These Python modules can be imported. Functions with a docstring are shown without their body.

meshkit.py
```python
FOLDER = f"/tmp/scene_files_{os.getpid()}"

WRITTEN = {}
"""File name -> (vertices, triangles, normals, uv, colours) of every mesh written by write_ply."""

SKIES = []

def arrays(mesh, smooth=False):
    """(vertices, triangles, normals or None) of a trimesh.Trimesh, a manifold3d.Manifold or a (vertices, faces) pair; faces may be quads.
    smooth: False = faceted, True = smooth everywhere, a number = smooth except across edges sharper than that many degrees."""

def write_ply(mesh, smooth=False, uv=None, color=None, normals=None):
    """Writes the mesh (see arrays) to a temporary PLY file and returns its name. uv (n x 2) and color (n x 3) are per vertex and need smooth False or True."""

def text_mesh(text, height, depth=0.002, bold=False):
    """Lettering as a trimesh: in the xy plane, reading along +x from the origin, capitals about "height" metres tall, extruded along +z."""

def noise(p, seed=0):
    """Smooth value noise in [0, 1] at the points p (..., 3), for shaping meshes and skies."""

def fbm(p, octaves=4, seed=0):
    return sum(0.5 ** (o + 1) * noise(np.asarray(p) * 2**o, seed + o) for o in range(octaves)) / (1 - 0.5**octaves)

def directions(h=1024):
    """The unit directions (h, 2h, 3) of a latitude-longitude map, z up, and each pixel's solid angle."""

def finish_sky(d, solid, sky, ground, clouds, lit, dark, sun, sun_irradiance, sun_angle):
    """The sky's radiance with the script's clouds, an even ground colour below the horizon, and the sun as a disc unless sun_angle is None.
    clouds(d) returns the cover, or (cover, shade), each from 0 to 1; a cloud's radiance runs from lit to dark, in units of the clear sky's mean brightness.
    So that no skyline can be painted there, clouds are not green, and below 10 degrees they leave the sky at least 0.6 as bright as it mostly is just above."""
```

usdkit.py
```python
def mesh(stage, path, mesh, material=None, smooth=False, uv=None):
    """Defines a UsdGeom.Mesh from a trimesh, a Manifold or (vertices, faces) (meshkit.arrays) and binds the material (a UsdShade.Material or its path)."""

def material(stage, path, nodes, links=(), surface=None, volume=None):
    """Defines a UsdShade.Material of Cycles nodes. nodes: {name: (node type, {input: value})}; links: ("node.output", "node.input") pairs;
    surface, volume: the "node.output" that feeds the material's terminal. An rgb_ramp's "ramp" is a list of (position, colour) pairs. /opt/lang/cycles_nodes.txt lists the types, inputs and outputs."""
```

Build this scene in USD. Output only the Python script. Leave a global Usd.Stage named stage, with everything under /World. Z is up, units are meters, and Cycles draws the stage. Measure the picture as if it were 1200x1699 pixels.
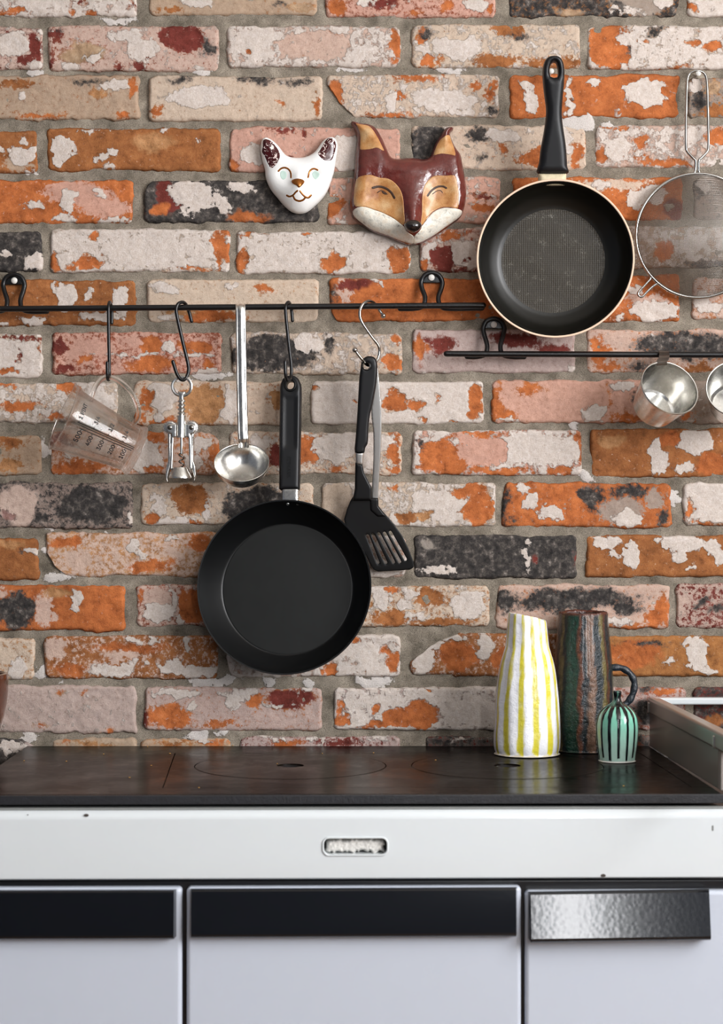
import math, random
import numpy as np, trimesh, shapely
from shapely.geometry import Polygon, Point, LineString, box as sbox
from scipy.spatial import Delaunay
import manifold3d as m3
import usdkit, meshkit
from pxr import Usd, UsdGeom, UsdLux, UsdShade, Gf, Sdf, Vt

stage = Usd.Stage.CreateInMemory()
UsdGeom.SetStageUpAxis(stage, 'Z')
UsdGeom.SetStageMetersPerUnit(stage, 1.0)
UsdGeom.Xform.Define(stage, '/World')
UsdGeom.Scope.Define(stage, '/World/Looks')

# ------------------------------------------------------------------ camera, light, exposure
D = 2.66            # camera to brick face
S = 0.00086         # metres on the wall for one pixel of the 1200 x 1699 photograph
ZC = 1.19           # camera height
cam = UsdGeom.Camera.Define(stage, '/World/camera')
cam.AddTranslateOp().Set(Gf.Vec3d(0, -D, ZC))
cam.AddRotateXOp().Set(90)
cam.CreateHorizontalApertureAttr(36.0)
cam.CreateFocalLengthAttr(36.0 * D / (1200 * S))
cam.CreateFStopAttr(8.0)
cam.CreateFocusDistanceAttr(2.62)
cam.CreateClippingRangeAttr(Gf.Vec2f(0.05, 100))
cam.CreateExposureAttr(0.13)

def rect_light(name, w, h, loc, yaw, col, power):
    """daylight of a window opening; faces +y when yaw = 0, turned about z by yaw degrees"""
    l = UsdLux.RectLight.Define(stage, '/World/' + name)
    l.AddTranslateOp().Set(Gf.Vec3d(*loc)); l.AddRotateZOp().Set(yaw); l.AddRotateXOp().Set(90)
    l.CreateWidthAttr(w); l.CreateHeightAttr(h)
    l.CreateColorAttr(Gf.Vec3f(*col)); l.CreateIntensityAttr(power)
WIN = (0.66, 0.80, 0.95, 2.42)       # window opening in the wall behind the camera: x0 x1 z0 z1
SIDE = (-3.2, -1.3, 1.25, 2.5)      # window opening in the right-hand wall: y0 y1 z0 z1
rect_light('daylight_front', WIN[1] - WIN[0], WIN[3] - WIN[2], ((WIN[0] + WIN[1]) / 2, -3.99, (WIN[2] + WIN[3]) / 2), 0, (0.97, 0.98, 1.0), 30.0)
rect_light('daylight_right', SIDE[1] - SIDE[0], SIDE[3] - SIDE[2], (1.99, (SIDE[0] + SIDE[1]) / 2, (SIDE[2] + SIDE[3]) / 2), 90, (0.98, 0.98, 1.0), 17.0)
dome = UsdLux.DomeLight.Define(stage, '/World/sky')
dome.CreateColorAttr(Gf.Vec3f(0.9, 0.95, 1.0)); dome.CreateIntensityAttr(0.6)

# ------------------------------------------------------------------ helpers
def lin(c):
    c = np.asarray(c, float) / 255.0
    return np.where(c <= 0.04045, c / 12.92, ((c + 0.055) / 1.055) ** 2.4)

def P(px, py, y=0.0):
    """photo pixel at depth y (negative: towards the camera) -> point"""
    k = (D + y) / D
    return np.array([(px - 600) * S * k, y, ZC - (py - 849.5) * S * k])

COUNT = {}
def numbered(parent, name):
    k = (str(parent), name); n = COUNT.get(k, 0); COUNT[k] = n + 1
    return name if n == 0 else f'{name}_{n:03d}'

def tag(prim, label=None, cat=None, group=None, kind=None):
    prim = prim.prim if isinstance(prim, Node) else prim.GetPrim() if hasattr(prim, 'GetPrim') else prim
    for k, v in (('label', label), ('category', cat), ('group', group), ('kind', kind)):
        if v: prim.SetCustomDataByKey(k, v)
    return prim

class Node:
    def __init__(self, path, loc): self.path, self.loc = path, np.asarray(loc, float)
    @property
    def prim(self): return stage.GetPrimAtPath(self.path)

def thing(name, label, cat, loc, group=None):
    path = '/World/' + numbered('/World', name)
    x = UsdGeom.Xform.Define(stage, path); x.AddTranslateOp().Set(Gf.Vec3d(*map(float, loc)))
    tag(x, label, cat, group)
    return Node(path, loc)

def obj(name, mesh, mat, parent=None, smooth=35, prim=None, label=None, cat=None, group=None, kind=None, curves=None):
    """one Mesh prim; the mesh is given in world coordinates"""
    base = parent.path if parent else '/World'
    path = base + '/' + numbered(base, name)
    if isinstance(mesh, list): mesh = trimesh.util.concatenate([tm(x) for x in mesh])
    mesh = tm(mesh)
    loc = parent.loc if parent else np.zeros(3)
    v = np.array(mesh.vertices) - loc
    m = usdkit.mesh(stage, path, (v, np.array(mesh.faces)), mat, smooth=(True if prim else smooth))
    if prim:
        for k, a in prim.items():
            UsdGeom.PrimvarsAPI(m).CreatePrimvar(k, Sdf.ValueTypeNames.Color3fArray, 'vertex').Set(Vt.Vec3fArray.FromNumpy(np.asarray(a, np.float32)))
    tag(m, label, cat, group, kind)
    return Node(path, loc)

def tm(m):
    if isinstance(m, trimesh.Trimesh): return m
    if hasattr(m, 'to_mesh'):
        q = m.to_mesh(); return trimesh.Trimesh(np.array(q.vert_properties[:, :3]), np.array(q.tri_verts), process=False)
    v, f = m
    v, f = np.asarray(v, float), np.asarray(f, int)
    if f.shape[1] == 4: f = np.vstack([f[:, [0, 1, 2]], f[:, [0, 2, 3]]])
    return trimesh.Trimesh(v, f, process=False)

def spline(pts, n=8, closed=False):
    p = np.asarray(pts, float)
    if closed: q = np.vstack([p[-1], p, p[0], p[1]])
    else: q = np.vstack([2 * p[0] - p[1], p, 2 * p[-1] - p[-2]])
    out = []
    for i in range(1, len(q) - 2):
        a, b, c, d = q[i - 1], q[i], q[i + 1], q[i + 2]
        for t in np.arange(n) / n:
            out.append(0.5 * (2 * b + (c - a) * t + (2 * a - 5 * b + 4 * c - d) * t * t + (3 * b - a - 3 * c + d) * t ** 3))
    if not closed: out.append(p[-1])
    return np.array(out)

def tube(pts, r, sides=10, closed=False, cap=True):
    p = np.asarray(pts, float); n = len(p)
    r = np.broadcast_to(np.asarray(r, float), (n,)).copy()
    if cap and not closed:   # rounded ends
        def end(a, b, ra):
            d = (a - b) / (np.linalg.norm(a - b) + 1e-12)
            return [(a + d * ra * s, ra * c) for s, c in ((0.5, 0.87), (0.87, 0.5), (1.0, 0.05))]
        e0, e1 = end(p[0], p[1], r[0]), end(p[-1], p[-2], r[-1])
        p = np.vstack([[x[0] for x in e0[::-1]], p, [x[0] for x in e1]])
        r = np.concatenate([[x[1] for x in e0[::-1]], r, [x[1] for x in e1]]); n = len(p)
    t = np.roll(p, -1, 0) - np.roll(p, 1, 0) if closed else np.gradient(p, axis=0)
    t /= np.linalg.norm(t, axis=1, keepdims=True) + 1e-12
    a = np.cross(t[0], [0, 0, 1.0]);
    if np.linalg.norm(a) < 0.1: a = np.cross(t[0], [0, 1.0, 0])
    a /= np.linalg.norm(a); ang = np.arange(sides) * 2 * np.pi / sides; v = []
    for i in range(n):
        a = a - t[i] * (a @ t[i]); a /= np.linalg.norm(a) + 1e-12
        b = np.cross(t[i], a)
        v.append(p[i] + r[i] * (np.cos(ang)[:, None] * a + np.sin(ang)[:, None] * b))
    v = np.vstack(v); f = []
    for i in range(n if closed else n - 1):
        j = (i + 1) % n
        for k in range(sides):
            l = (k + 1) % sides
            f.append([i * sides + k, i * sides + l, j * sides + l, j * sides + k])
    f = np.array(f); f = np.vstack([f[:, [0, 1, 2]], f[:, [0, 2, 3]]])
    if not closed:
        c0, c1 = len(v), len(v) + 1; v = np.vstack([v, p[0], p[-1]])
        k = np.arange(sides); l = (k + 1) % sides
        f = np.vstack([f, np.stack([np.full(sides, c0), l, k], 1), np.stack([np.full(sides, c1), (n - 1) * sides + k, (n - 1) * sides + l], 1)])
    return trimesh.Trimesh(v, f, process=False)

def lathe(prof, n=64, warp=None, closed=False):
    """profile of (r, z) points turned about z; ends on the axis are closed"""
    prof = np.asarray(prof, float); th = np.arange(n) * 2 * np.pi / n; m = len(prof)
    R = np.repeat(prof[:, :1], n, 1); Z = np.repeat(prof[:, 1:2], n, 1); T = np.repeat(th[None], m, 0)
    if warp: R, Z = warp(R, Z, T)
    v = np.stack([R * np.cos(T), R * np.sin(T), Z], -1).reshape(-1, 3); f = []
    i, k = np.meshgrid(np.arange(m if closed else m - 1), np.arange(n), indexing='ij'); l = (k + 1) % n; j = (i + 1) % m
    q = np.stack([i * n + k, i * n + l, j * n + l, j * n + k], -1).reshape(-1, 4)
    f = np.vstack([q[:, [0, 1, 2]], q[:, [0, 2, 3]]])
    me = trimesh.Trimesh(v, f, process=False)
    me.metadata['T'] = T.ravel()
    return me

def rbox(x0, x1, y0, y1, z0, z1, r=0.003, n=2):
    """box with rounded edges"""
    r = min(r, (x1 - x0) / 2.001, (y1 - y0) / 2.001, (z1 - z0) / 2.001)
    s = trimesh.creation.icosphere(n, r).vertices
    pts = [s + np.array([a, b, c]) for a in (x0 + r, x1 - r) for b in (y0 + r, y1 - r) for c in (z0 + r, z1 - r)]
    return trimesh.convex.convex_hull(np.vstack(pts))

def ringpts(line, step):
    L = line.length; n = max(4, int(L / step))
    return np.array([line.interpolate(L * i / n).coords[0] for i in range(n)])

def pillow(poly, yb, hf, step, rings=(), keep=0.45):
    """solid over a polygon in (x, z): flat back at y = yb, front at yb - hf(x, z, d), d = distance to the outline"""
    poly = poly if poly.geom_type == 'Polygon' else max(poly.geoms, key=lambda g: g.area)
    b = [ringpts(l, step) for l in [poly.exterior, *poly.interiors]]
    pts = list(b)
    for d in rings:
        q = poly.buffer(-d)
        for g in getattr(q, 'geoms', [q]):
            if g.is_empty: continue
            for l in [g.exterior, *g.interiors]: pts.append(ringpts(l, step))
    dmax = max(rings) if rings else 0
    x0, z0, x1, z1 = poly.bounds
    gx, gz = np.meshgrid(np.arange(x0, x1, step), np.arange(z0, z1, step)); gx = gx + (np.arange(gx.shape[0]) % 2)[:, None] * step / 2
    g = np.stack([gx.ravel(), gz.ravel()], 1)
    pp = shapely.points(g); ok = shapely.contains(poly, pp); g = g[ok]; pp = pp[ok]
    if len(g):
        dd = shapely.distance(poly.boundary, pp); g = g[dd > dmax + keep * step]
        pts.append(g)
    v = np.vstack(pts); tri = Delaunay(v).simplices
    c = v[tri].mean(1); tri = tri[shapely.contains_xy(poly, c[:, 0], c[:, 1])]
    e1, e2 = v[tri[:, 1]] - v[tri[:, 0]], v[tri[:, 2]] - v[tri[:, 0]]
    ar = e1[:, 0] * e2[:, 1] - e1[:, 1] * e2[:, 0]
    tri = tri[np.abs(ar) > 1e-14]; ar = ar[np.abs(ar) > 1e-14]
    tri = np.where((ar < 0)[:, None], tri[:, ::-1], tri)
    d = shapely.distance(poly.boundary, shapely.points(v))
    h = hf(v[:, 0], v[:, 1], d)
    ybk = yb(v[:, 0], v[:, 1]) if callable(yb) else np.full(len(v), yb)
    front = np.stack([v[:, 0], ybk - h, v[:, 1]], 1); back = np.stack([v[:, 0], ybk, v[:, 1]], 1); n = len(v)
    E = np.vstack([tri[:, [0, 1]], tri[:, [1, 2]], tri[:, [2, 0]]]); key = np.sort(E, 1)
    _, inv, cnt = np.unique(key, axis=0, return_inverse=True, return_counts=True); be = E[cnt[inv.ravel()] == 1]
    # front looks to -y: (x, z) counter-clockwise seen from -y
    f = np.vstack([tri, tri[:, ::-1] + n, np.stack([be[:, 1], be[:, 0], be[:, 0] + n], 1), np.stack([be[:, 1], be[:, 0] + n, be[:, 1] + n], 1)])
    return trimesh.Trimesh(np.vstack([front, back]), f, process=False)

def rnd(t, r):
    """rounded-edge height: t thick with an edge radius r"""
    return lambda x, z, d: t - r + r * np.sqrt(np.clip(1 - (1 - np.clip(d / r, 0, 1)) ** 2, 0, 1))
def rr(r): return tuple(r * (1 - math.cos(a)) for a in (0.45, 0.85, 1.2, 1.57))

def poly_px(pts, y, smooth=0, closed=True):
    q = np.array([P(a, b, y)[[0, 2]] for a, b in pts])
    if smooth: q = spline(q, smooth, closed)
    p = Polygon(q) if closed else LineString(q)
    return p.buffer(0) if closed else p

def stroke(pts, y, w):
    return LineString(spline(np.array([P(a, b, y)[[0, 2]] for a, b in pts]), 6)).buffer(w / 2)

def prism(pts, h):
    p = Polygon(pts); q = list(shapely.geometry.polygon.orient(p, 1.0).exterior.coords)[:-1]
    return m3.Manifold.extrude(m3.CrossSection([q]), h)

def frame(o, zdir, xhint=(1, 0, 0)):
    """4x4 with local z along zdir"""
    z = np.asarray(zdir, float); z /= np.linalg.norm(z); x = np.asarray(xhint, float); x = x - z * (x @ z); x /= np.linalg.norm(x)
    M = np.eye(4); M[:3, 0], M[:3, 1], M[:3, 2], M[:3, 3] = x, np.cross(z, x), z, o
    return M
def put(m, M): m = tm(m).copy(); m.apply_transform(M); return m

# ------------------------------------------------------------------ materials
MAT = {}
def mat(name, nodes, links, surface='p.BSDF'):
    MAT[name] = usdkit.material(stage, '/World/Looks/' + name, nodes, links, surface=surface); return MAT[name]
def plain(name, col, rough=0.5, metal=0.0, bump=0, scale=200, spec=0.5, coat=0, var=0.0, vscale=30, rvar=0.0):
    nodes = {'p': ('principled_bsdf', {'base_color': tuple(lin(col)), 'roughness': rough, 'metallic': metal, 'specular_ior_level': spec, 'coat_weight': coat, 'coat_roughness': 0.05}), 'g': ('geometry', {})}
    links = []
    if bump:
        nodes['n'] = ('noise_texture', {'scale': scale, 'detail': 4.0}); nodes['b'] = ('bump', {'strength': 1.0, 'distance': bump})
        links += [('g.position', 'n.vector'), ('n.fac', 'b.height'), ('b.normal', 'p.normal')]
    if var or rvar:
        nodes['v'] = ('noise_texture', {'scale': vscale, 'detail': 6.0, 'roughness': 0.65}); links += [('g.position', 'v.vector')]
    if var:
        c = lin(col); nodes['r'] = ('rgb_ramp', {'ramp': [(0.3, tuple(c * (1 - var))), (0.7, tuple(np.minimum(c * (1 + var), 1)))]})
        links += [('v.fac', 'r.fac'), ('r.color', 'p.base_color')]
    if rvar:
        nodes['m'] = ('map_range', {'from_min': 0.3, 'from_max': 0.7, 'to_min': rough - rvar, 'to_max': rough + rvar}); links += [('v.fac', 'm.value'), ('m.result', 'p.roughness')]
    return mat(name, nodes, links)

plain('plaster_white', (226, 224, 218), 0.8, bump=0.0005, scale=300)
plain('plaster_slate', (92, 98, 108), 0.85, bump=0.0005, scale=300)
plain('floor_wood', (120, 92, 66), 0.5, var=0.15, vscale=12)
plain('black_iron', (8, 8, 10), 0.32, bump=0.0002, scale=500)
plain('steel', (212, 210, 205), 0.24, metal=1.0, rvar=0.06, vscale=60)
plain('steel_dark', (120, 118, 114), 0.3, metal=1.0)
plain('chrome', (176, 174, 170), 0.14, metal=1.0)
plain('zinc', (196, 194, 190), 0.3, metal=1.0)
plain('nail_paint', (214, 212, 206), 0.45, bump=0.0003, scale=900)
plain('black_plastic', (12, 13, 16), 0.42, bump=0.00005, scale=2500, spec=.4)
plain('nylon_black', (7, 7, 8), 0.4, spec=.3)
plain('nonstick', (10, 11, 12), 0.36, bump=0.00006, scale=1800, spec=.4)
plain('nonstick_floor', (22, 23, 22), 0.42, bump=0.00004, scale=1500, var=0.15, vscale=40, spec=.4)
plain('pan_black', (15, 14, 10), 0.36, spec=.45)
plain('cream_rim', (226, 196, 170), 0.4)
plain('cream_collar', (205, 192, 160), 0.5, var=0.12, vscale=150)
plain('mesh_wire', (150, 144, 138), 0.35, metal=1.0)
plain('enamel_white', (205, 210, 212), 0.16, coat=0.3)
plain('enamel_door', (184, 190, 201), 0.3)
plain('enamel_grey', (146, 139, 133), 0.22)
mat('handle_enamel', {'g': ('geometry', {}), 'v': ('voronoi_texture', {'feature': 'smooth_f1', 'scale': 190.0, 'smoothness': 0.6}), 'n': ('noise_texture', {'scale': 70.0, 'detail': 3.0}), 'a': ('math', {'math_type': 'add'}),
    'b': ('bump', {'strength': 1.0, 'distance': 0.000035}), 'p': ('principled_bsdf', {'base_color': tuple(lin((8, 10, 15))), 'roughness': 0.13, 'specular_ior_level': 0.6})},
    [('g.position', 'v.vector'), ('g.position', 'n.vector'), ('v.distance', 'a.value1'), ('n.fac', 'a.value2'), ('a.value', 'b.height'), ('b.normal', 'p.normal')])
plain('recess_black', (14, 14, 17), 0.3)
plain('plaster_lump', (206, 204, 199), 0.9, bump=0.0006, scale=700, var=0.25, vscale=300)
plain('gap_grey', (120, 122, 120), 0.5)
plain('hob_iron', (10, 7, 6), 0.24, bump=0.00012, scale=260, var=0.4, vscale=14, rvar=0.07, spec=.03)
plain('hob_lid_iron', (18, 14, 11), 0.26, bump=0.00012, scale=260, var=0.25, vscale=14, rvar=0.08, spec=.035)
plain('hob_edge', (30, 31, 35), 0.4, bump=0.0004, scale=420, var=0.35, vscale=200)
plain('cat_glaze', (232, 232, 230), 0.18, bump=0.0008, scale=60)
plain('gold_lustre', (150, 92, 40), 0.25, metal=0.7, var=0.3, vscale=300)
plain('eye_mint', (186, 208, 198), 0.3)
mat('lustre_red', {'g': ('geometry', {}), 'n': ('noise_texture', {'scale': 210.0, 'detail': 3.0, 'distortion': 1.2}),
    'r': ('rgb_ramp', {'ramp': [(0.50, tuple(lin((64, 16, 18)))), (0.56, tuple(lin((46, 20, 20)))), (0.60, tuple(lin((225, 205, 200)))), (0.7, tuple(lin((225, 205, 200))))]}),
    'p': ('principled_bsdf', {'roughness': 0.2})}, [('g.position', 'n.vector'), ('n.fac', 'r.fac'), ('r.color', 'p.base_color')])
plain('fox_brown', (92, 38, 32), 0.13, bump=0.0012, scale=110, var=0.25, vscale=60, coat=0.4)
mat('fox_tan', {'g': ('geometry', {}), 'n': ('noise_texture', {'scale': 38.0, 'detail': 7.0, 'roughness': 0.6}), 's': ('noise_texture', {'scale': 900.0, 'detail': 2.0}),
    'r': ('rgb_ramp', {'ramp': [(0.3, tuple(lin((140, 78, 30)))), (0.5, tuple(lin((184, 134, 82)))), (0.66, tuple(lin((200, 164, 120))))]}),
    'k': ('rgb_ramp', {'ramp': [(0.3, tuple(lin((215, 200, 190)))), (0.42, (1, 1, 1))]}), 'm': ('mix', {'mix_type': 'multiply', 'fac': 1.0}),
    'p': ('principled_bsdf', {'roughness': 0.32})}, [('g.position', 'n.vector'), ('g.position', 's.vector'), ('n.fac', 'r.fac'), ('s.fac', 'k.fac'), ('r.color', 'm.color1'), ('k.color', 'm.color2'), ('m.color', 'p.base_color')])
mat('fox_white', {'g': ('geometry', {}), 'n': ('noise_texture', {'scale': 120.0, 'detail': 6.0, 'roughness': 0.7}),
    'r': ('rgb_ramp', {'ramp': [(0.30, tuple(lin((70, 70, 66)))), (0.37, tuple(lin((196, 192, 180)))), (0.5, tuple(lin((222, 218, 206)))), (0.72, tuple(lin((205, 186, 160))))]}),
    'b': ('bump', {'strength': 1.0, 'distance': 0.001}), 'p': ('principled_bsdf', {'roughness': 0.28})},
    [('g.position', 'n.vector'), ('n.fac', 'r.fac'), ('r.color', 'p.base_color'), ('n.fac', 'b.height'), ('b.normal', 'p.normal')])
plain('fox_nose', (22, 14, 12), 0.1, bump=0.0006, scale=400, coat=0.5)
plain('fox_line', (62, 40, 26), 0.5)
plain('brown_glaze', (74, 36, 20), 0.15, var=0.4, vscale=40, coat=0.3)
plain('print_black', (30, 30, 32), 0.5)
plain('crumb_ochre', (170, 128, 60), 0.8)
plain('stain_dark', (58, 50, 44), 0.6)
plain('curtain_grey', (150, 150, 150), 0.8)
# vertex-tinted ceramics
def tinted(name, rough, bump, scale, spk=0.0, coat=0.0):
    nodes = {'a': ('attribute', {'attribute': 'tint'}), 'g': ('geometry', {}), 'n': ('noise_texture', {'scale': scale, 'detail': 5.0, 'roughness': 0.6}),
        'b': ('bump', {'strength': 1.0, 'distance': bump}), 'r': ('rgb_ramp', {'ramp': [(0.3, (1 - spk,) * 3), (0.62, (1, 1, 1))]}), 'm': ('mix', {'mix_type': 'multiply', 'fac': 1.0}),
        'p': ('principled_bsdf', {'roughness': rough, 'coat_weight': coat, 'coat_roughness': 0.08})}
    return mat(name, nodes, [('g.position', 'n.vector'), ('n.fac', 'b.height'), ('n.fac', 'r.fac'), ('a.color', 'm.color1'), ('r.color', 'm.color2'), ('m.color', 'p.base_color'), ('b.normal', 'p.normal')])
tinted('glaze_yellow', 0.16, 0.0016, 95, 0.05, 0.3)
tinted('glaze_green', 0.24, 0.0026, 160, 0.5, 0.2)
tinted('glaze_mint', 0.1, 0.0005, 60, 0.08, 0.4)
mat('clear_plastic', {'t': ('transparent_bsdf', {'color': (0.97, 0.965, 0.955)}), 'g': ('glass_bsdf', {'color': (0.985, 0.98, 0.975), 'roughness': 0.02, 'IOR': 1.46}), 'm': ('mix_closure', {'fac': 0.6})},
    [('t.BSDF', 'm.closure1'), ('g.BSDF', 'm.closure2')], surface='m.closure')
mat('window_glass', {'t': ('transparent_bsdf', {}), 'g': ('glossy_bsdf', {'roughness': 0.0}), 'f': ('fresnel', {'IOR': 1.45}), 'm': ('mix_closure', {})},
    [('f.fac', 'm.fac'), ('t.BSDF', 'm.closure1'), ('g.BSDF', 'm.closure2')], surface='m.closure')
# small pan floor: fine dimples in a grey-brown coating
mat('dimpled_floor', {'g': ('geometry', {}), 'v': ('voronoi_texture', {'scale': 330.0, 'randomness': 0.12}), 'b': ('bump', {'strength': 0.5, 'distance': 0.0008, 'invert': True}),
    'n': ('noise_texture', {'scale': 60.0, 'detail': 8.0, 'roughness': 0.75}), 's': ('noise_texture', {'scale': 1400.0, 'detail': 1.0}), 'mm': ('math', {'math_type': 'multiply'}),
    'r': ('rgb_ramp', {'ramp': [(0.0, tuple(lin((40, 34, 24)))), (0.37, tuple(lin((47, 40, 28)))), (0.40, tuple(lin((150, 146, 136))))]}),
    'p': ('principled_bsdf', {'roughness': 0.40, 'specular_ior_level': 0.4})},
    [('g.position', 'v.vector'), ('v.distance', 'b.height'), ('b.normal', 'p.normal'), ('g.position', 'n.vector'), ('g.position', 's.vector'), ('n.fac', 'mm.value1'), ('s.fac', 'mm.value2'), ('mm.value', 'r.fac'), ('r.color', 'p.base_color')])

# bricks: bare clay (tint), lime wash, soot and thick white paint, each with its own field in the paint primvar
def mask(nodes, links, name, field, noise, amp, lo, hi):
    nodes[name + 'a'] = ('math', {'math_type': 'multiply_add', 'value2': amp, 'value3': -0.5 * amp})
    nodes[name + 'b'] = ('math', {'math_type': 'add'})
    nodes[name] = ('map_range', {'range_type': 'smoothstep', 'from_min': lo, 'from_max': hi, 'clamp': True})
    links += [(noise, name + 'a.value1'), (name + 'a.value', name + 'b.value1'), (field, name + 'b.value2'), (name + 'b.value', name + '.value')]
nd = {'g': ('geometry', {}), 'tint': ('attribute', {'attribute': 'tint'}), 'wash': ('attribute', {'attribute': 'wash'}), 'paint': ('attribute', {'attribute': 'paint'}), 'sep': ('separate_color', {}),
    'n1': ('noise_texture', {'scale': 95.0, 'detail': 8.0, 'roughness': 0.68}), 'n2': ('noise_texture', {'scale': 150.0, 'detail': 7.0, 'roughness': 0.75}),
    'n3': ('noise_texture', {'scale': 420.0, 'detail': 5.0, 'roughness': 0.8}), 'n4': ('noise_texture', {'scale': 55.0, 'detail': 9.0, 'roughness': 0.7}),
    'vary': ('rgb_ramp', {'ramp': [(0.30, (0.36, 0.32, 0.30)), (0.43, (0.78, 0.75, 0.72)), (0.55, (1.0, 1.0, 1.0)), (0.68, (1.16, 1.28, 1.42))]}),
    'grit': ('rgb_ramp', {'ramp': [(0.31, (0.32, 0.29, 0.27)), (0.40, (0.9, 0.9, 0.9)), (0.62, (1.02, 1.02, 1.02)), (0.7, (1.15, 1.17, 1.2))]}),
    'base': ('mix', {'mix_type': 'multiply', 'fac': 1.0}), 'base2': ('mix', {'mix_type': 'multiply', 'fac': 0.9}),
    'cw': ('mix', {}), 'cs': ('mix', {}), 'cp': ('mix', {}),
    'sootc': ('rgb_ramp', {'ramp': [(0.34, tuple(lin((34, 32, 32)))), (0.5, tuple(lin((60, 56, 54)))), (0.60, tuple(lin((94, 87, 82)))), (0.70, tuple(lin((160, 150, 142))))]}),
    'whitec': ('rgb_ramp', {'ramp': [(0.30, tuple(lin((150, 128, 114)))), (0.40, tuple(lin((194, 178, 166)))), (0.52, tuple(lin((208, 196, 187)))), (0.66, tuple(lin((224, 215, 209))))]}), 'wadd': ('math', {'math_type': 'multiply_add', 'value2': 0.45}), 'wmul': ('math', {'math_type': 'multiply', 'value2': 0.55}),
    'washv': ('rgb_ramp', {'ramp': [(0.3, (0.55, 0.50, 0.47)), (0.43, (0.9, 0.88, 0.87)), (0.55, (1.0, 1.0, 1.0)), (0.68, (1.14, 1.16, 1.18))]}), 'washm': ('mix', {'mix_type': 'multiply', 'fac': 1.0}),
    'wo': ('math', {'math_type': 'multiply', 'value2': 0.86}),
    'h1': ('math', {'math_type': 'multiply', 'value2': 0.35}), 'h2': ('math', {'math_type': 'multiply_add', 'value2': 0.55}), 'h3': ('math', {'math_type': 'multiply_add', 'value2': 0.3}),
    'b': ('bump', {'strength': 1.0, 'distance': 0.0030}), 'p': ('principled_bsdf', {'roughness': 0.85, 'specular_ior_level': 0.25})}
lk = [('g.position', x + '.vector') for x in ('n1', 'n2', 'n3', 'n4')] + [('paint.color', 'sep.color')]
nd['n14'] = ('mix_float', {'fac': 0.4}); lk += [('n1.fac', 'n14.a'), ('n4.fac', 'n14.b')]
mask(nd, lk, 'mw', 'sep.r', 'n14.result', 2.4, 0.42, 0.58)
mask(nd, lk, 'mp', 'sep.g', 'n2.fac', 2.4, 0.36, 0.68)
mask(nd, lk, 'ms', 'sep.b', 'n2.fac', 1.8, 0.28, 0.78)
lk += [('n4.fac', 'vary.fac'), ('n3.fac', 'grit.fac'), ('tint.color', 'base.color1'), ('vary.color', 'base.color2'), ('base.color', 'base2.color1'), ('grit.color', 'base2.color2'),
    ('wash.color', 'washm.color1'), ('n2.fac', 'washv.fac'), ('washv.color', 'washm.color2'), ('mp.result', 'wo.value1'), ('wo.value', 'cw.fac'), ('base2.color', 'cw.color1'), ('washm.color', 'cw.color2'),
    ('n1.fac', 'sootc.fac'), ('ms.result', 'cs.fac'), ('cw.color', 'cs.color1'), ('sootc.color', 'cs.color2'),
    ('n2.fac', 'wmul.value1'), ('n3.fac', 'wadd.value1'), ('wmul.value', 'wadd.value3'), ('wadd.value', 'whitec.fac'), ('mw.result', 'cp.fac'), ('cs.color', 'cp.color1'), ('whitec.color', 'cp.color2'), ('cp.color', 'p.base_color'),
    ('n3.fac', 'h1.value1'), ('n4.fac', 'h2.value1'), ('h1.value', 'h2.value3'), ('mw.result', 'h3.value1'), ('h2.value', 'h3.value3'), ('h3.value', 'b.height'), ('b.normal', 'p.normal')]
mat('brick_clay', nd, lk)
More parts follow.
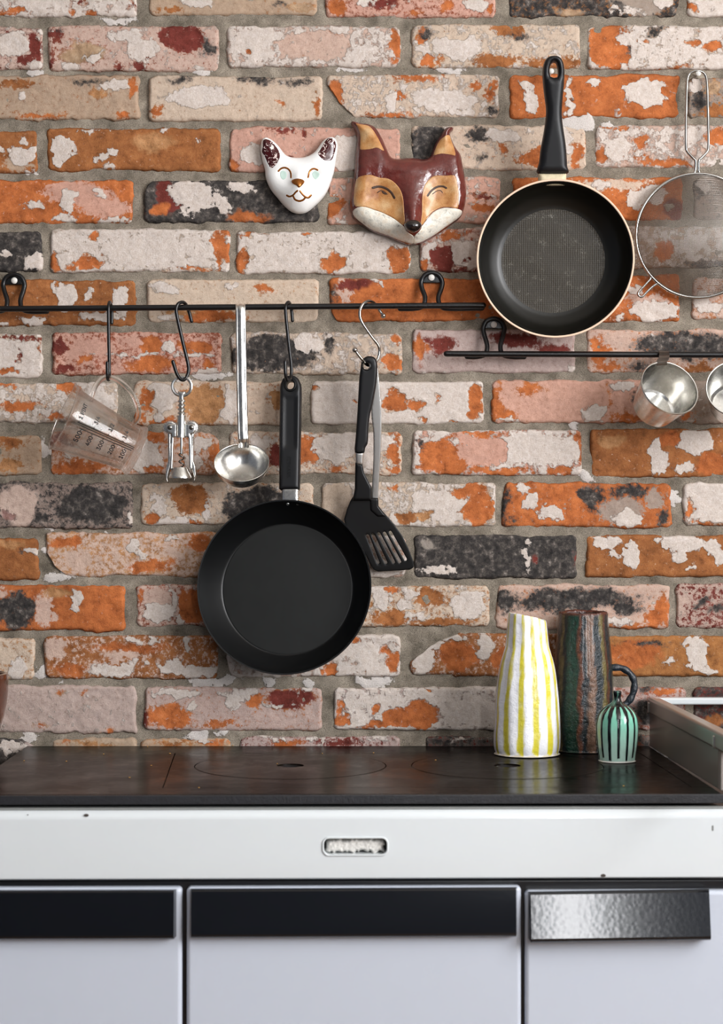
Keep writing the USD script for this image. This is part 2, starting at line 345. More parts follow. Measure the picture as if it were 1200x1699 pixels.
nd = {'g': ('geometry', {}), 'paint': ('attribute', {'attribute': 'paint'}), 'sep': ('separate_color', {}),
    'n1': ('noise_texture', {'scale': 95.0, 'detail': 8.0, 'roughness': 0.68}), 'n3': ('noise_texture', {'scale': 700.0, 'detail': 4.0, 'roughness': 0.8}), 'n4': ('noise_texture', {'scale': 30.0, 'detail': 7.0, 'roughness': 0.65}),
    'c': ('rgb_ramp', {'ramp': [(0.3, tuple(lin((104, 96, 84)))), (0.5, tuple(lin((146, 136, 122)))), (0.7, tuple(lin((178, 166, 150))))]}),
    'grit': ('rgb_ramp', {'ramp': [(0.3, (0.35, 0.34, 0.33)), (0.45, (0.9, 0.9, 0.9)), (0.7, (1.45, 1.45, 1.45))]}), 'm': ('mix', {'mix_type': 'multiply', 'fac': 1.0}),
    'whitec': ('rgb_ramp', {'ramp': [(0.3, tuple(lin((190, 176, 166)))), (0.5, tuple(lin((232, 224, 218))))]}), 'cp': ('mix', {}),
    'h': ('math', {'math_type': 'multiply_add', 'value2': 0.8}), 'b': ('bump', {'strength': 1.0, 'distance': 0.0022}), 'p': ('principled_bsdf', {'roughness': 0.95, 'specular_ior_level': 0.15})}
lk = [('g.position', x + '.vector') for x in ('n1', 'n3', 'n4')] + [('paint.color', 'sep.color')]
mask(nd, lk, 'mw', 'sep.r', 'n1.fac', 1.5, 0.46, 0.54)
lk += [('n4.fac', 'c.fac'), ('n3.fac', 'grit.fac'), ('c.color', 'm.color1'), ('grit.color', 'm.color2'), ('n3.fac', 'whitec.fac'), ('mw.result', 'cp.fac'), ('m.color', 'cp.color1'), ('whitec.color', 'cp.color2'), ('cp.color', 'p.base_color'),
    ('mw.result', 'h.value1'), ('n3.fac', 'h.value3'), ('h.value', 'b.height'), ('b.normal', 'p.normal')]
mat('mortar', nd, lk)

# ------------------------------------------------------------------ the room
def struct(name, mesh, m, parent=None, **k): return obj(name, mesh, m, parent, kind=None if parent else 'structure', **k)
X0, X1, YF, ZT = -2.0, 2.0, -4.0, 2.62
struct('floor', trimesh.creation.box(bounds=[[X0, YF - .12, -.05], [X1, 0.06, 0]]), MAT['floor_wood'])
struct('ceiling', trimesh.creation.box(bounds=[[X0, YF - .12, ZT], [X1, 0.06, ZT + .05]]), MAT['plaster_white'])
struct('wall_left', trimesh.creation.box(bounds=[[X0 - .05, YF - .12, 0], [X0, 0.06, ZT]]), MAT['plaster_slate'])
def bxm(b): x0, x1, y0, y1, z0, z1 = b; return m3.Manifold.cube([x1 - x0, y1 - y0, z1 - z0]).translate([x0, y0, z0])
struct('wall_right', bxm((X1, X1 + .12, YF - .12, .06, 0, ZT)) - bxm((X1 - .1, X1 + .2, SIDE[0], SIDE[1], SIDE[2], SIDE[3])), MAT['plaster_white'])
struct('wall_front', bxm((X0, X1, YF - .12, YF, 0, ZT)) - bxm((WIN[0], WIN[1], YF - .2, YF + .1, WIN[2], WIN[3])), MAT['plaster_slate'])
def glazed(name, w, h, nx, nz, M, t=0.045):
    """window of w x h built about the origin in the xz plane, then moved by M"""
    path = '/World/' + name; x = UsdGeom.Xform.Define(stage, path); tag(x, kind='structure'); nd = Node(path, (0, 0, 0))
    x0, x1, z0, z1 = -w / 2 + t, w / 2 - t, -h / 2 + t, h / 2 - t
    b = [rbox(x0 - t, x0, -.025, .025, z0 - t, z1 + t, .004, 1), rbox(x1, x1 + t, -.025, .025, z0 - t, z1 + t, .004, 1), rbox(x0, x1, -.025, .025, z1, z1 + t, .004, 1), rbox(x0, x1, -.025, .025, z0 - t, z0, .004, 1)]
    obj('window_frame', put(trimesh.util.concatenate(b), M), MAT['enamel_white'], nd)
    for i in range(nx):
        for k in range(nz):
            a, c = x0 + (x1 - x0) * i / nx + .01, x0 + (x1 - x0) * (i + 1) / nx - .01; e, g = z0 + (z1 - z0) * k / nz + .01, z0 + (z1 - z0) * (k + 1) / nz - .01
            obj('pane', put(trimesh.creation.box(bounds=[[a, -.002, e], [c, .002, g]]), M), MAT['window_glass'], nd)
    bars = [rbox(x0 + (x1 - x0) * i / nx - .014, x0 + (x1 - x0) * i / nx + .014, -.02, .02, z0, z1, .003, 1) for i in range(1, nx)] + [rbox(x0, x1, -.018, .018, z0 + (z1 - z0) * k / nz - .012, z0 + (z1 - z0) * k / nz + .012, .003, 1) for k in range(1, nz)]
    for bar in bars: obj('glazing_bar', put(bar, M), MAT['enamel_white'], nd)
TM = trimesh.transformations
glazed('window_1', WIN[1] - WIN[0], WIN[3] - WIN[2], 1, 2, TM.translation_matrix([(WIN[0] + WIN[1]) / 2, YF - .055, (WIN[2] + WIN[3]) / 2]), t=.02)
glazed('window_2', SIDE[1] - SIDE[0], SIDE[3] - SIDE[2], 2, 2, TM.translation_matrix([X1 + .055, (SIDE[0] + SIDE[1]) / 2, (SIDE[2] + SIDE[3]) / 2]) @ TM.rotation_matrix(np.pi / 2, [0, 0, 1]))

# ------------------------------------------------------------------ brick wall
TINT = dict(o=(182, 117, 73), O=(190, 109, 60), r=(152, 86, 64), R=(116, 52, 44), b=(170, 114, 66), B=(162, 103, 60), t=(176, 146, 118), T=(180, 150, 120), g=(96, 90, 85), M=(154, 118, 110), y=(186, 136, 92))
WASH = dict(k=(202, 177, 163), c=(206, 189, 171), t=(180, 159, 138), m=(188, 169, 162), h=(204, 162, 145), g=(158, 148, 138))
# each brick: x0 y0 x1 y1 | clay, wash colour, white, wash, soot levels (-1..1) | patches: kind cx cy rx ry
# patches: w white paint, p wash, s soot, capital letters = bare clay of that tint
BR = '''
-60 -43 226 27|o k .25 .6 -1|O 20 18 24 9;O 112 22 6 5;O 150 22 13 6;R 130 4 16 4;w 195 22 28 14;R 222 12 4 12;w 60 5 40 12
246 -43 525 25|b t -.9 .75 -1|B 283 18 22 6;p 390 5 70 20;w 330 0 30 8;s 470 8 12 5;T 500 12 20 10
540 -43 823 28|r h -.5 .3 -1|O 562 10 24 16;R 640 8 26 10;O 690 20 12 5;O 740 10 8 10;w 790 5 24 14;O 816 20 6 8;w 610 0 14 10
843 -43 1124 28|b g -.9 .1 .5|T 945 20 26 8;p 1070 5 50 22;w 1040 18 22 6;s 1035 14 9 8;w 1105 4 16 14
1140 -43 1420 27|o c .5 .6 -1|O 1150 10 9 9
-220 45 71 115|R k -.3 .35 -1|w 20 70 30 20;w 57 106 14 9;R 55 75 10 24;R 40 95 14 8;w 68 60 5 14
80 42 362 118|r k -.4 .55 -1|T 140 88 40 18;w 215 60 30 10;w 240 85 24 22;R 302 62 34 26;R 236 111 13 8;w 115 108 14 8;s 342 75 10 18;w 358 95 5 22;w 150 100 15 6;w 330 117 11 5;R 84 98 6 16;R 92 60 8 14;R 200 110 10 6;s 92 53 4 4
377 42 665 110|o k .12 .75 -1|w 430 75 50 28;w 590 88 40 14;O 656 75 9 25;O 652 102 8 6;O 553 62 9 6;O 411 84 8 6;p 520 75 60 25
683 40 964 113|b c -.2 .75 -1|O 700 60 14 15;s 712 56 18 9;O 712 100 18 12;w 700 83 20 8;B 842 50 20 12;B 820 102 40 12;B 920 103 50 12;s 860 60 14 6;w 760 80 40 18
975 42 1250 115|o c .3 .5 -1|O 1015 78 40 44;w 1040 62 14 14;w 1035 106 8 6;O 1150 72 11 6;O 1182 80 14 9;O 1110 113 40 4;s 1090 50 22 8;s 1050 78 6 8;O 1080 66 5 5
-60 125 230 198|B t -1 .7 -1|w 38 160 8 9;w 190 141 30 11;O 222 145 9 15;O 205 191 14 8;O 60 191 36 5;p 200 170 24 16;s 145 134 24 5;B 20 140 40 8;y 160 155 14 8
247 125 535 200|b c -.6 .85 -1|O 257 184 11 8;s 300 130 20 7;s 430 132 26 7;s 490 134 22 6;O 529 172 6 16;O 465 172 8 8;w 330 160 60 16
543 123 829 195|o c -.15 .8 -1|O 557 157 15 22;O 570 174 10 10;O 650 191 36 5;O 662 155 13 9;w 650 165 12 20;O 690 127 40 7;w 740 165 60 16;O 790 140 6 8;s 820 178 8 8;O 815 150 10 14;w 770 185 20 6
845 123 1127 195|O k -1 -1 -1|w 872 146 10 10;w 878 172 15 20;w 985 136 13 8;w 1080 152 44 24;w 1030 188 12 4;w 940 165 8 34;O 1114 150 10 9;O 1078 187 60 8;O 1110 178 10 14;s 945 166 3 3
1142 128 1420 195|b g -.6 .4 -.2|w 1155 145 12 13;s 1160 165 14 14;T 1182 148 14 12;B 1190 182 30 11;p 1200 140 10 10
-230 217 63 287|B t -.7 -.5 -1|w 38 256 22 15;w 3 250 9 10;w 42 228 6 7;w 52 284 8 4;p 28 272 26 12
77 212 365 283|B k -1 -1 -1|w 105 248 21 23;w 98 268 13 10;w 182 256 12 9;w 165 265 15 7;w 328 234 4 6;w 195 214 24 3;w 145 214 14 3;w 275 216 7 4;y 250 235 40 14;w 180 281 10 3
379 210 666 284|r h -.4 .85 -1|O 386 275 10 12;w 580 255 34 30;R 510 225 6 6;R 484 262 6 6;p 450 240 50 25;R 478 214 30 4;w 420 255 20 16
681 207 973 281|o c -.35 .75 -1|s 712 245 36 40;s 790 225 22 14;O 890 263 34 16;O 838 248 7 7;O 962 258 10 24;s 803 262 7 8;w 938 235 16 22;w 830 225 30 14;p 735 265 16 10
989 207 1270 278|o k .05 .85 -1|O 999 258 9 20;w 1025 250 18 22;O 1060 240 14 16;O 1105 269 56 7;O 1192 228 22 14;w 1150 225 20 12;O 1020 212 20 4
-80 299 221 371|O h -1 -.6 -1|p 128 318 60 22;w 50 343 18 8;w 112 332 13 22;w 165 315 8 9;w 190 363 26 5;p 175 342 44 18;O 60 360 40 12;w 110 360 20 6
238 299 530 369|g g -.8 -.5 .4|R 275 325 26 30;O 262 345 16 14;w 322 322 42 20;w 330 345 30 14;s 345 352 30 10;O 392 357 18 12;s 480 325 50 30;O 420 358 30 8;w 400 310 20 12;w 370 335 10 18
543 293 831 372|o h -.2 .8 -1|O 558 340 12 18;O 800 345 18 12;R 805 322 18 4;p 815 310 12 10
850 294 1135 365|O c -1 -.8 -1|w 1052 330 18 18;w 1000 306 14 6;w 1085 325 26 16;p 1015 305 60 8;R 1120 350 15 18
1150 294 1430 365|o g -.6 .8 -.2|s 1155 315 8 20;w 1170 310 16 10
-220 383 70 450|g g -.6 -.4 .7|w 56 436 20 14;s 20 400 40 14;w 12 420 10 6
83 380 382 452|o c .35 .8 -1|O 89 436 9 16;O 116 440 12 6;O 150 434 26 13;O 156 388 9 8;O 366 415 13 30;O 375 385 9 8;w 240 415 70 25;O 320 448 40 4
391 383 680 454|o c .35 .8 -1|O 398 432 14 26;O 550 437 22 18;O 548 420 9 10;O 660 432 16 26;O 410 389 28 4;w 480 430 40 20;O 505 390 10 5;w 610 415 30 20
696 377 985 450|r k -.2 .3 -1|w 716 416 14 14;R 738 430 22 24;O 702 438 10 14;w 770 422 24 22;R 776 429 4 5;O 745 388 30 7;R 780 448 30 4
1000 375 1290 445|o t .05 .7 -.8|O 1102 415 12 20;s 1180 438 40 10;w 1150 405 30 16
-70 465 228 540|B t -.9 -.6 -1|w 112 492 18 22;w 192 494 14 22;w 150 486 7 8;w 55 532 22 7;w 165 525 28 9;w 200 515 12 12;w 5 536 8 4;w 90 478 8 10
243 463 528 535|y c -.8 .65 -1|O 350 525 60 9;w 270 475 20 9;O 446 481 20 8;w 380 475 20 6;p 480 500 40 20;w 285 527 14 5;y 300 515 30 8
547 462 835 533|O k -1 -.7 -1|p 570 478 14 26;s 552 490 6 18;R 585 475 30 10;w 620 470 12 4
850 455 1130 534|O k -.9 -.5 -1|w 1085 515 44 17;w 1055 478 16 8;p 1070 495 30 10;w 1020 525 10 6
1147 460 1430 530|o k -.4 .3 -1|w 1168 498 14 20;w 1190 505 20 8
-230 553 70 627|r c .4 .6 -1|w 35 590 34 20;O 12 616 16 8;R 30 558 40 4;R 28 585 4 14;O 66 575 3 10
87 551 368 621|r h -.8 .15 -1|p 145 578 45 24;R 110 614 24 8;O 146 598 11 8;R 98 572 12 16;w 282 578 10 10;w 322 588 30 3;p 200 608 14 10;O 250 575 22 18;O 330 575 34 12;O 250 605 40 12;O 350 605 14 10;w 350 618 26 7;w 240 590 40 2;p 215 565 20 12
383 551 668 621|o c -.1 .8 -1|s 450 588 74 30;w 510 568 18 16;s 540 572 11 16;O 648 604 18 15;O 660 565 8 10;s 480 605 30 10;p 600 590 40 24
683 546 955 619|M m -.7 .8 -1|O 696 577 11 24;w 710 616 26 4;w 952 615 6 8;R 860 565 50 14;R 730 570 24 14;R 920 580 24 10;p 800 605 40 10
974 546 1260 618|o k -.5 .4 -.9|O 996 582 18 24;p 1022 564 28 15;s 1140 572 92 24;B 1155 609 20 9;O 1012 610 24 8;s 1060 605 20 8;w 1085 553 5 2
-105 636 197 702|o c .05 .75 -1|O 30 672 32 10;O 112 645 22 12;O 90 690 20 6;O 10 645 14 6;w 160 665 24 18
221 632 500 705|o c -.4 .5 -1|w 270 658 28 26;y 335 672 30 34;w 378 672 14 32;O 226 690 6 16;p 430 672 40 32;y 456 660 17 16;O 265 698 24 7;O 240 660 9 22;w 258 690 12 10
516 632 804 704|o c .6 .7 -1|O 655 668 24 16;O 690 672 13 10;O 790 665 14 26;O 703 696 8 6;O 752 702 12 4;O 524 640 8 6;O 725 664 4 6;O 650 652 12 8;O 589 670 4 4
817 630 1105 702|o h -.7 .8 -1|O 828 668 14 30;O 845 690 16 10;w 990 688 24 13;w 1036 642 16 9;O 1038 695 20 6;w 840 697 14 4;O 1012 665 3 16;O 880 645 20 8;p 950 665 60 25;s 1058 660 6 14
1120 630 1400 702|o g -.2 .75 -.6|O 1147 690 13 7;s 1125 655 8 16;s 1120 680 6 10
-230 723 68 788|b t -.9 .55 -1|y 15 772 18 14;p 50 750 20 20;B 20 735 20 8
80 716 365 788|o k -.5 .1 -1|R 100 738 20 14;w 152 740 34 13;w 112 752 18 6;O 130 775 50 11;w 240 757 34 28;O 262 726 13 14;w 330 738 13 16;w 320 768 18 13;O 356 752 9 22;O 255 780 14 6;p 290 750 10 20
380 716 668 788|o c -.2 .4 -1|w 432 730 22 9;R 460 755 14 24;O 515 745 20 26;w 560 742 40 26;O 556 780 16 8;O 656 745 9 28;O 650 778 16 9;w 605 735 50 20;w 610 765 20 16
684 713 966 789|O h .2 .5 -1|O 735 758 42 32;w 880 745 76 26;p 800 748 40 28;O 830 783 70 7;O 930 782 18 10;O 958 745 6 32;s 698 738 6 10;w 940 745 14 24;O 795 720 40 5
980 711 1260 791|B k -.9 -.7 -1|y 1012 730 20 14;w 1088 748 12 20;w 1152 735 34 22;w 1135 776 20 9;O 1182 772 24 18;O 1108 730 18 14;w 1100 765 10 16;w 1085 772 8 14
-80 801 220 876|g k -.8 .5 .2|s 150 840 66 34;p 28 838 34 34;w 215 864 5 8;M 12 855 12 12;s 70 860 14 10
234 801 520 872|b c -.3 .55 -1|w 258 840 11 26;w 290 862 35 7;B 312 830 32 24;p 345 815 10 15;s 430 840 70 34;O 252 855 12 12;O 325 866 10 5;w 340 850 8 14
532 800 823 875|b c .05 .75 -1|p 560 832 30 34;w 730 840 48 26;B 672 862 26 12;w 735 862 14 10;O 798 848 28 28;y 700 858 12 10;O 650 812 8 6;O 775 815 30 12
836 802 1115 875|O g -.7 -.5 -.8|s 841 840 9 34;w 886 832 14 14;w 915 852 20 11;O 932 822 22 18;s 985 830 22 24;w 1040 858 26 12;s 1050 818 36 12;p 1092 830 18 14;s 1105 862 12 12;O 870 862 14 10;w 870 812 10 6;p 1030 845 40 20
1134 800 1420 872|o c .7 .7 -1|O 1140 850 7 20;O 1178 869 28 5
-230 893 64 962|B t -.9 -.8 -1|w 57 910 12 4;s 36 916 4 4;y 20 905 24 6
76 884 365 957|y k -.8 .15 -1|p 130 930 28 18;w 230 905 9 11;p 192 920 14 9;p 288 918 14 26;O 245 940 40 12;O 110 900 30 10;O 330 900 20 18;w 292 893 10 5;w 240 918 10 6
380 888 672 960|o k .1 .4 -1|w 640 945 30 14
687 888 960 960|g g -.8 -.2 .55|w 867 928 7 22;R 884 928 8 9;R 957 925 4 16;w 720 948 30 8;p 715 905 14 10;w 875 900 10 4
972 888 1260 958|B c -.8 -.7 -1|w 1005 900 22 11;w 1045 925 16 18;w 1048 905 10 10;w 1140 902 40 16;w 1192 915 14 20;w 1130 925 12 8;w 1018 918 8 8;w 1150 948 6 2
-80 970 207 1047|O k -1 -.7 -1|s 28 1010 34 34;p 75 1012 14 30;w 122 992 16 12;p 12 980 11 9;y 95 985 20 10;w 125 1008 8 6
225 970 515 1040|r k -.5 .2 -1|p 255 995 28 16;w 265 1018 22 14;w 296 1032 10 10;O 318 1005 30 30;O 233 990 7 12;w 282 990 4 20
525 972 813 1040|b c -.3 .3 -1|w 628 990 20 22;O 647 980 9 8;w 665 1003 14 10;B 650 1026 36 14;w 690 1026 16 12;w 780 1005 32 28;B 712 992 26 16;B 730 1032 60 7;w 680 985 14 8
824 970 1111 1044|o k -.6 .55 -.6|s 950 995 110 20;p 880 1030 45 12;w 1025 1031 26 7;s 840 1000 14 18;O 1100 1012 13 28;O 1060 1040 44 5;s 1040 1008 30 14;O 1085 1028 16 14
1120 968 1400 1042|R k -.8 .1 -.4|p 1130 1002 12 20;s 1162 1000 10 8;s 1190 1015 14 8
-230 1060 58 1128|y c -.6 .3 -1|w 28 1112 15 18;p 10 1085 20 16
73 1055 362 1127|B k -.7 -.2 -1|p 95 1075 22 20;w 186 1112 34 12;w 220 1060 10 9;w 287 1105 22 14;w 330 1112 28 13;w 250 1062 9 7;p 200 1090 40 8;w 218 1098 9 5;w 240 1098 6 4;w 312 1068 6 10;O 120 1110 30 12;O 210 1075 60 8;p 160 1110 10 10
377 1053 665 1125|o k .2 .5 -1|w 600 1080 36 20;w 625 1110 20 14;O 650 1100 14 20;O 546 1110 15 13;w 575 1115 14 10;O 640 1075 8 8;O 590 1062 8 8
681 1050 960 1122|B k -.6 -.2 -1|w 700 1098 17 22;w 722 1072 22 10;w 740 1058 30 7;O 760 1092 34 26;w 802 1075 14 22;O 840 1095 24 20
975 1055 1260 1123|b t -.9 -.6 -1|w 1160 1085 18 28;w 1116 1098 10 7;O 1060 1085 40 24;s 1075 1068 30 5;w 1145 1065 10 6;w 1175 1112 12 8
-75 1137 227 1217|t m -.4 1 -1|O 178 1210 9 7;O 130 1146 5 5;O 98 1148 5 4;O 65 1205 10 4
239 1140 535 1213|o m -.6 .55 -1|w 300 1152 44 7;O 282 1190 36 17;w 320 1175 6 8;w 386 1158 8 22;w 402 1150 30 9;O 420 1166 14 11;R 482 1162 42 16;p 470 1200 60 12;w 295 1162 6 10;p 340 1170 20 14;O 360 1203 30 6;R 243 1190 5 22;w 460 1171 22 1.5;w 505 1145 10 8
553 1140 840 1212|o m .3 .75 -1|O 700 1185 30 24;O 665 1192 30 18;O 618 1176 9 9;O 570 1193 14 9;O 630 1204 40 7;O 716 1146 12 5;O 563 1178 6 10;w 780 1180 50 24
858 1140 1138 1212|r m -.7 .2 -.6|O 1100 1146 30 7;s 1080 1180 30 20;s 1070 1145 10 6
1150 1140 1430 1212|R g -.9 -.2 .2|s 1150 1150 30 8;O 1155 1144 10 4;B 1190 1195 20 12
-200 1226 75 1300|g m -.5 .1 .35|w 20 1238 30 8;p 50 1235 16 8;s 60 1250 14 10;w 12 1250 10 5
88 1226 227 1300|T t -.9 .7 -1|O 100 1233 8 4;y 150 1232 40 5
231 1226 385 1300|y t -.9 .5 -1|O 350 1232 30 6;w 330 1228 14 4;B 290 1233 30 4
400 1222 666 1300|R m -.5 .3 -1|w 440 1224 20 4;O 470 1230 30 6;w 620 1226 20 5;R 560 1230 40 6;w 515 1226 14 4
708 1222 990 1300|R g -.7 .2 .1|w 760 1226 20 4;s 730 1230 30 8
1004 1222 1290 1300|r g -.8 .2 .1|s 1100 1250 60 20
'''
bricks = []
for line in BR.strip().splitlines():
    a, b, c = line.split('|'); b = b.split()
    bricks.append((tuple(map(float, a.split())), b[0], b[1], float(b[2]), float(b[3]), float(b[4]), [(q.split()[0], *map(float, q.split()[1:])) for q in c.split(';') if q]))
# courses that run on beyond the picture, for a camera that steps aside
rg = random.Random(5)
rowmap = {}
for b in bricks:
    key = next((k for k in rowmap if abs(k - b[0][3]) < 25), b[0][3]); rowmap.setdefault(key, []).append(b[0])
extra = []
for row in rowmap.values():
    y0, y1 = np.mean([q[1] for q in row]), np.mean([q[3] for q in row])
    x = min(q[0] for q in row) - 16
    while x > -480: extra.append((x - 285, y0, x, y1)); x -= 301
    x = max(q[2] for q in row) + 16
    while x < 1680: extra.append((x, y0, x + 285, y1)); x += 301
for k, y0 in enumerate((-127, -211, -295, 1311, 1396, 1481)):
    x = -480 - 150 * (k % 2)
    while x < 1680: extra.append((x, y0, x + 286, y0 + 70)); x += 302
for e in extra:
    t = rg.choice('oOrbBty'); w = rg.choice('kctm')
    bl = [(rg.choice('wwpsO'), rg.uniform(e[0], e[2]), rg.uniform(e[1], e[3]), rg.uniform(10, 50), rg.uniform(8, 26)) for _ in range(6)]
    bricks.append((e, t, w, rg.uniform(-.9, .3), rg.uniform(-.5, .8), -1.0, bl))

WHITE_ON_MORTAR = [(195, 32, 26, 8), (56, 117, 12, 9), (338, 119, 18, 8), (958, 206, 30, 14), (940, 225, 24, 12), (590, 115, 22, 4), (747, 117, 26, 6), (893, 540, 13, 9), (952, 704, 7, 14), (976, 790, 12, 14), (70, 745, 7, 14),
    (70, 1116, 14, 11), (330, 1222, 22, 14), (372, 1212, 11, 9), (54, 1224, 16, 8), (622, 1132, 36, 10), (345, 1131, 26, 8), (1122, 825, 12, 14), (975, 930, 6, 12), (100, 958, 26, 7), (68, 912, 9, 5), (50, 286, 7, 4), (342, 622, 30, 7), (310, 630, 20, 5), (448, 1130, 14, 8), (380, 1128, 18, 6), (515, 1132, 12, 8), (1010, 212, 10, 8), (985, 150, 4, 8), (90, 880, 9, 2), (180, 878, 5, 2), (97, 1131, 6, 2)]
def warp2(x, y, s=0):
    p = np.stack([x / 16, y / 16, np.full_like(x, 3.3 + s)], -1); q = np.stack([x / 5, y / 5, np.full_like(x, 9.1 + s)], -1)
    r = np.stack([x / 36, y / 30, np.full_like(x, 1.7 + s)], -1)
    return (x + 22 * (meshkit.noise(r, 51 + s) - .5) + 15 * (meshkit.noise(p, 11 + s) - .5) + 8 * (meshkit.noise(q, 21 + s) - .5), y + 13 * (meshkit.noise(r, 61 + s) - .5) + 11 * (meshkit.noise(p, 31 + s) - .5) + 6 * (meshkit.noise(q, 41 + s) - .5))
def blob(wx, wy, b):
    _, cx, cy, rx, ry = b
    d = np.sqrt(((wx - cx) / rx) ** 2 + ((wy - cy) / ry) ** 2)
    return np.clip((1 - d) * min(rx, ry) / 7.0, -1, 1)

wall = Node('/World/wall_back', (0, 0, 0)); tag(UsdGeom.Xform.Define(stage, wall.path), kind='structure')
CUTS = {(543, 123): [(-1, 1, 46, 58)], (681, 1050): [(-1, -1, 80, 50)], (76, 884): [(-1, 1, 34, 40)], (547, 462): [(-1, 1, 14, 20)], (238, 299): [(-1, -1, 16, 22)], (80, 716): [(1, -1, 16, 14)], (-200, 1226): [(1, -1, 40, 30)]}
def grid_faces(nx, ny):
    i, j = np.meshgrid(np.arange(nx - 1), np.arange(ny - 1)); a = (j * nx + i).ravel()
    q = np.stack([a, a + nx, a + nx + 1, a + 1], 1)      # rows run down the picture: faces look to -y
    return np.vstack([q[:, [0, 1, 2]], q[:, [0, 2, 3]]])
def build_brick(idx, spec):
    (x0, y0, x1, y1), clay, wash, w0, p0, s0, blobs = spec
    seen = x1 > -10 and x0 < 1210 and y1 > -10
    step = 2.3 if seen else 11.0
    w, h = x1 - x0, y1 - y0; nx, ny = int(w / step) + 2, int(h / step) + 2
    U, V = np.meshgrid(np.linspace(-1, 1, nx), np.linspace(-1, 1, ny))
    r = 7 + 5 * ((idx * 37) % 10) / 10
    X, Y = U * w / 2, V * h / 2
    qx, qy = np.abs(X) - (w / 2 - r), np.abs(Y) - (h / 2 - r); cor = (qx > 0) & (qy > 0)
    l = np.hypot(qx, qy) + 1e-9; m = np.maximum(qx, qy)
    X = np.where(cor, np.sign(X) * (w / 2 - r + qx * m / l), X); Y = np.where(cor, np.sign(Y) * (h / 2 - r + qy * m / l), Y)
    for sx, sy, ca, cb in CUTS.get((int(x0), int(y0)), ()):
        a, b = (w / 2 - sx * X) / ca, (h / 2 - sy * Y) / cb; t = a + b; e = np.where(t < 1, (.85 + .15 * t - t) / 2, 0)
        X, Y = X - sx * e * ca, Y - sy * e * cb
    cx, cy = (x0 + x1) / 2, (y0 + y1) / 2
    px, py = X + cx, Y + cy
    ed = np.minimum(w / 2 - np.abs(U) * w / 2, h / 2 - np.abs(V) * h / 2)          # px from the edge
    q = lambda s, a: meshkit.fbm(np.stack([px / s, py / s, np.full_like(px, idx * 7.7)], -1), 3, a) - .5
    k = np.exp(-ed / 9)
    px = px + k * (q(40, 1) * 10 + q(9, 2) * 5); py = py + k * (q(40, 3) * 9 + q(9, 4) * 5)
    wx, wy = warp2(px, py)
    W, G, K = np.full_like(px, w0), np.full_like(px, p0), np.full_like(px, s0)
    T = np.broadcast_to(lin(TINT[clay]), (*px.shape, 3)).copy()
    bare = np.zeros_like(px)
    for b in blobs:
        f = blob(wx, wy, b); kd = b[0]
        if kd == 'w': W = np.maximum(W, np.where(f > -.6, f * 1.1, -1))
        elif kd == 'p': G = np.maximum(G, f); W = np.minimum(W, np.maximum(-.5, -f)) if w0 > 0 else W; K = np.minimum(K, -f)
        elif kd == 's': K = np.maximum(K, f * .8); W = np.minimum(W, -f)
        else:
            W, G, K = np.minimum(W, -f), np.minimum(G, -f), np.minimum(K, -f)
            a = np.clip(f * 1.5 + .5, 0, 1)[..., None]; T = T * (1 - a) + lin(TINT[kd]) * a; bare = np.maximum(bare, np.clip(f, 0, 1))
    low = meshkit.fbm(np.stack([px / 70, py / 40, np.full_like(px, idx * 3.1)], -1), 3, 7) - .5
    mid = meshkit.fbm(np.stack([px / 14, py / 14, np.full_like(px, idx * 1.7)], -1), 3, 17) - .5
    tone = meshkit.fbm(np.stack([px / 60, py / 35, np.full_like(px, idx * 5.1)], -1), 3, 27)
    T *= (0.72 + 0.56 * tone)[..., None]
    rel = low * 5.5 + mid * (2.6 + 2.2 * bare) + 0.9 * np.clip(W, -.3, .3) - 1.1 * bare             # px, + = proud
    rel -= 4.2 * np.clip(1 - ed / 5.0, 0, 1) ** 2
    y = -(rel - 0.5) * S
    v = np.stack([(px - 600) * S, y, ZC - (py - 849.5) * S], -1)
    ring = np.concatenate([np.arange(nx), np.arange(1, ny) * nx + nx - 1, (ny - 1) * nx + np.arange(nx - 2, -1, -1), np.arange(ny - 2, 0, -1) * nx])
    v = v.reshape(-1, 3); n = len(v); bk = v[ring].copy(); bk[:, 1] = 0.03
    f = grid_faces(nx, ny); m_ = len(ring); i = np.arange(m_); j = (i + 1) % m_
    f = np.vstack([f, np.stack([ring[i], ring[j], n + j], 1), np.stack([ring[i], n + j, n + i], 1)])
    v = np.vstack([v, bk])
    ext = lambda A: np.vstack([A.reshape(n, -1), A.reshape(n, -1)[ring]])
    wc = np.broadcast_to(lin(WASH[wash]), (n, 3))
    paint = np.clip(.5 + .5 * np.stack([W, np.maximum(G, -.72), K], -1), 0, 1)
    obj('brick', (v, f), MAT['brick_clay'], wall, prim={'tint': ext(T), 'wash': np.vstack([wc, wc[ring]]), 'paint': ext(paint)})
for i, b in enumerate(bricks): build_brick(i, b)
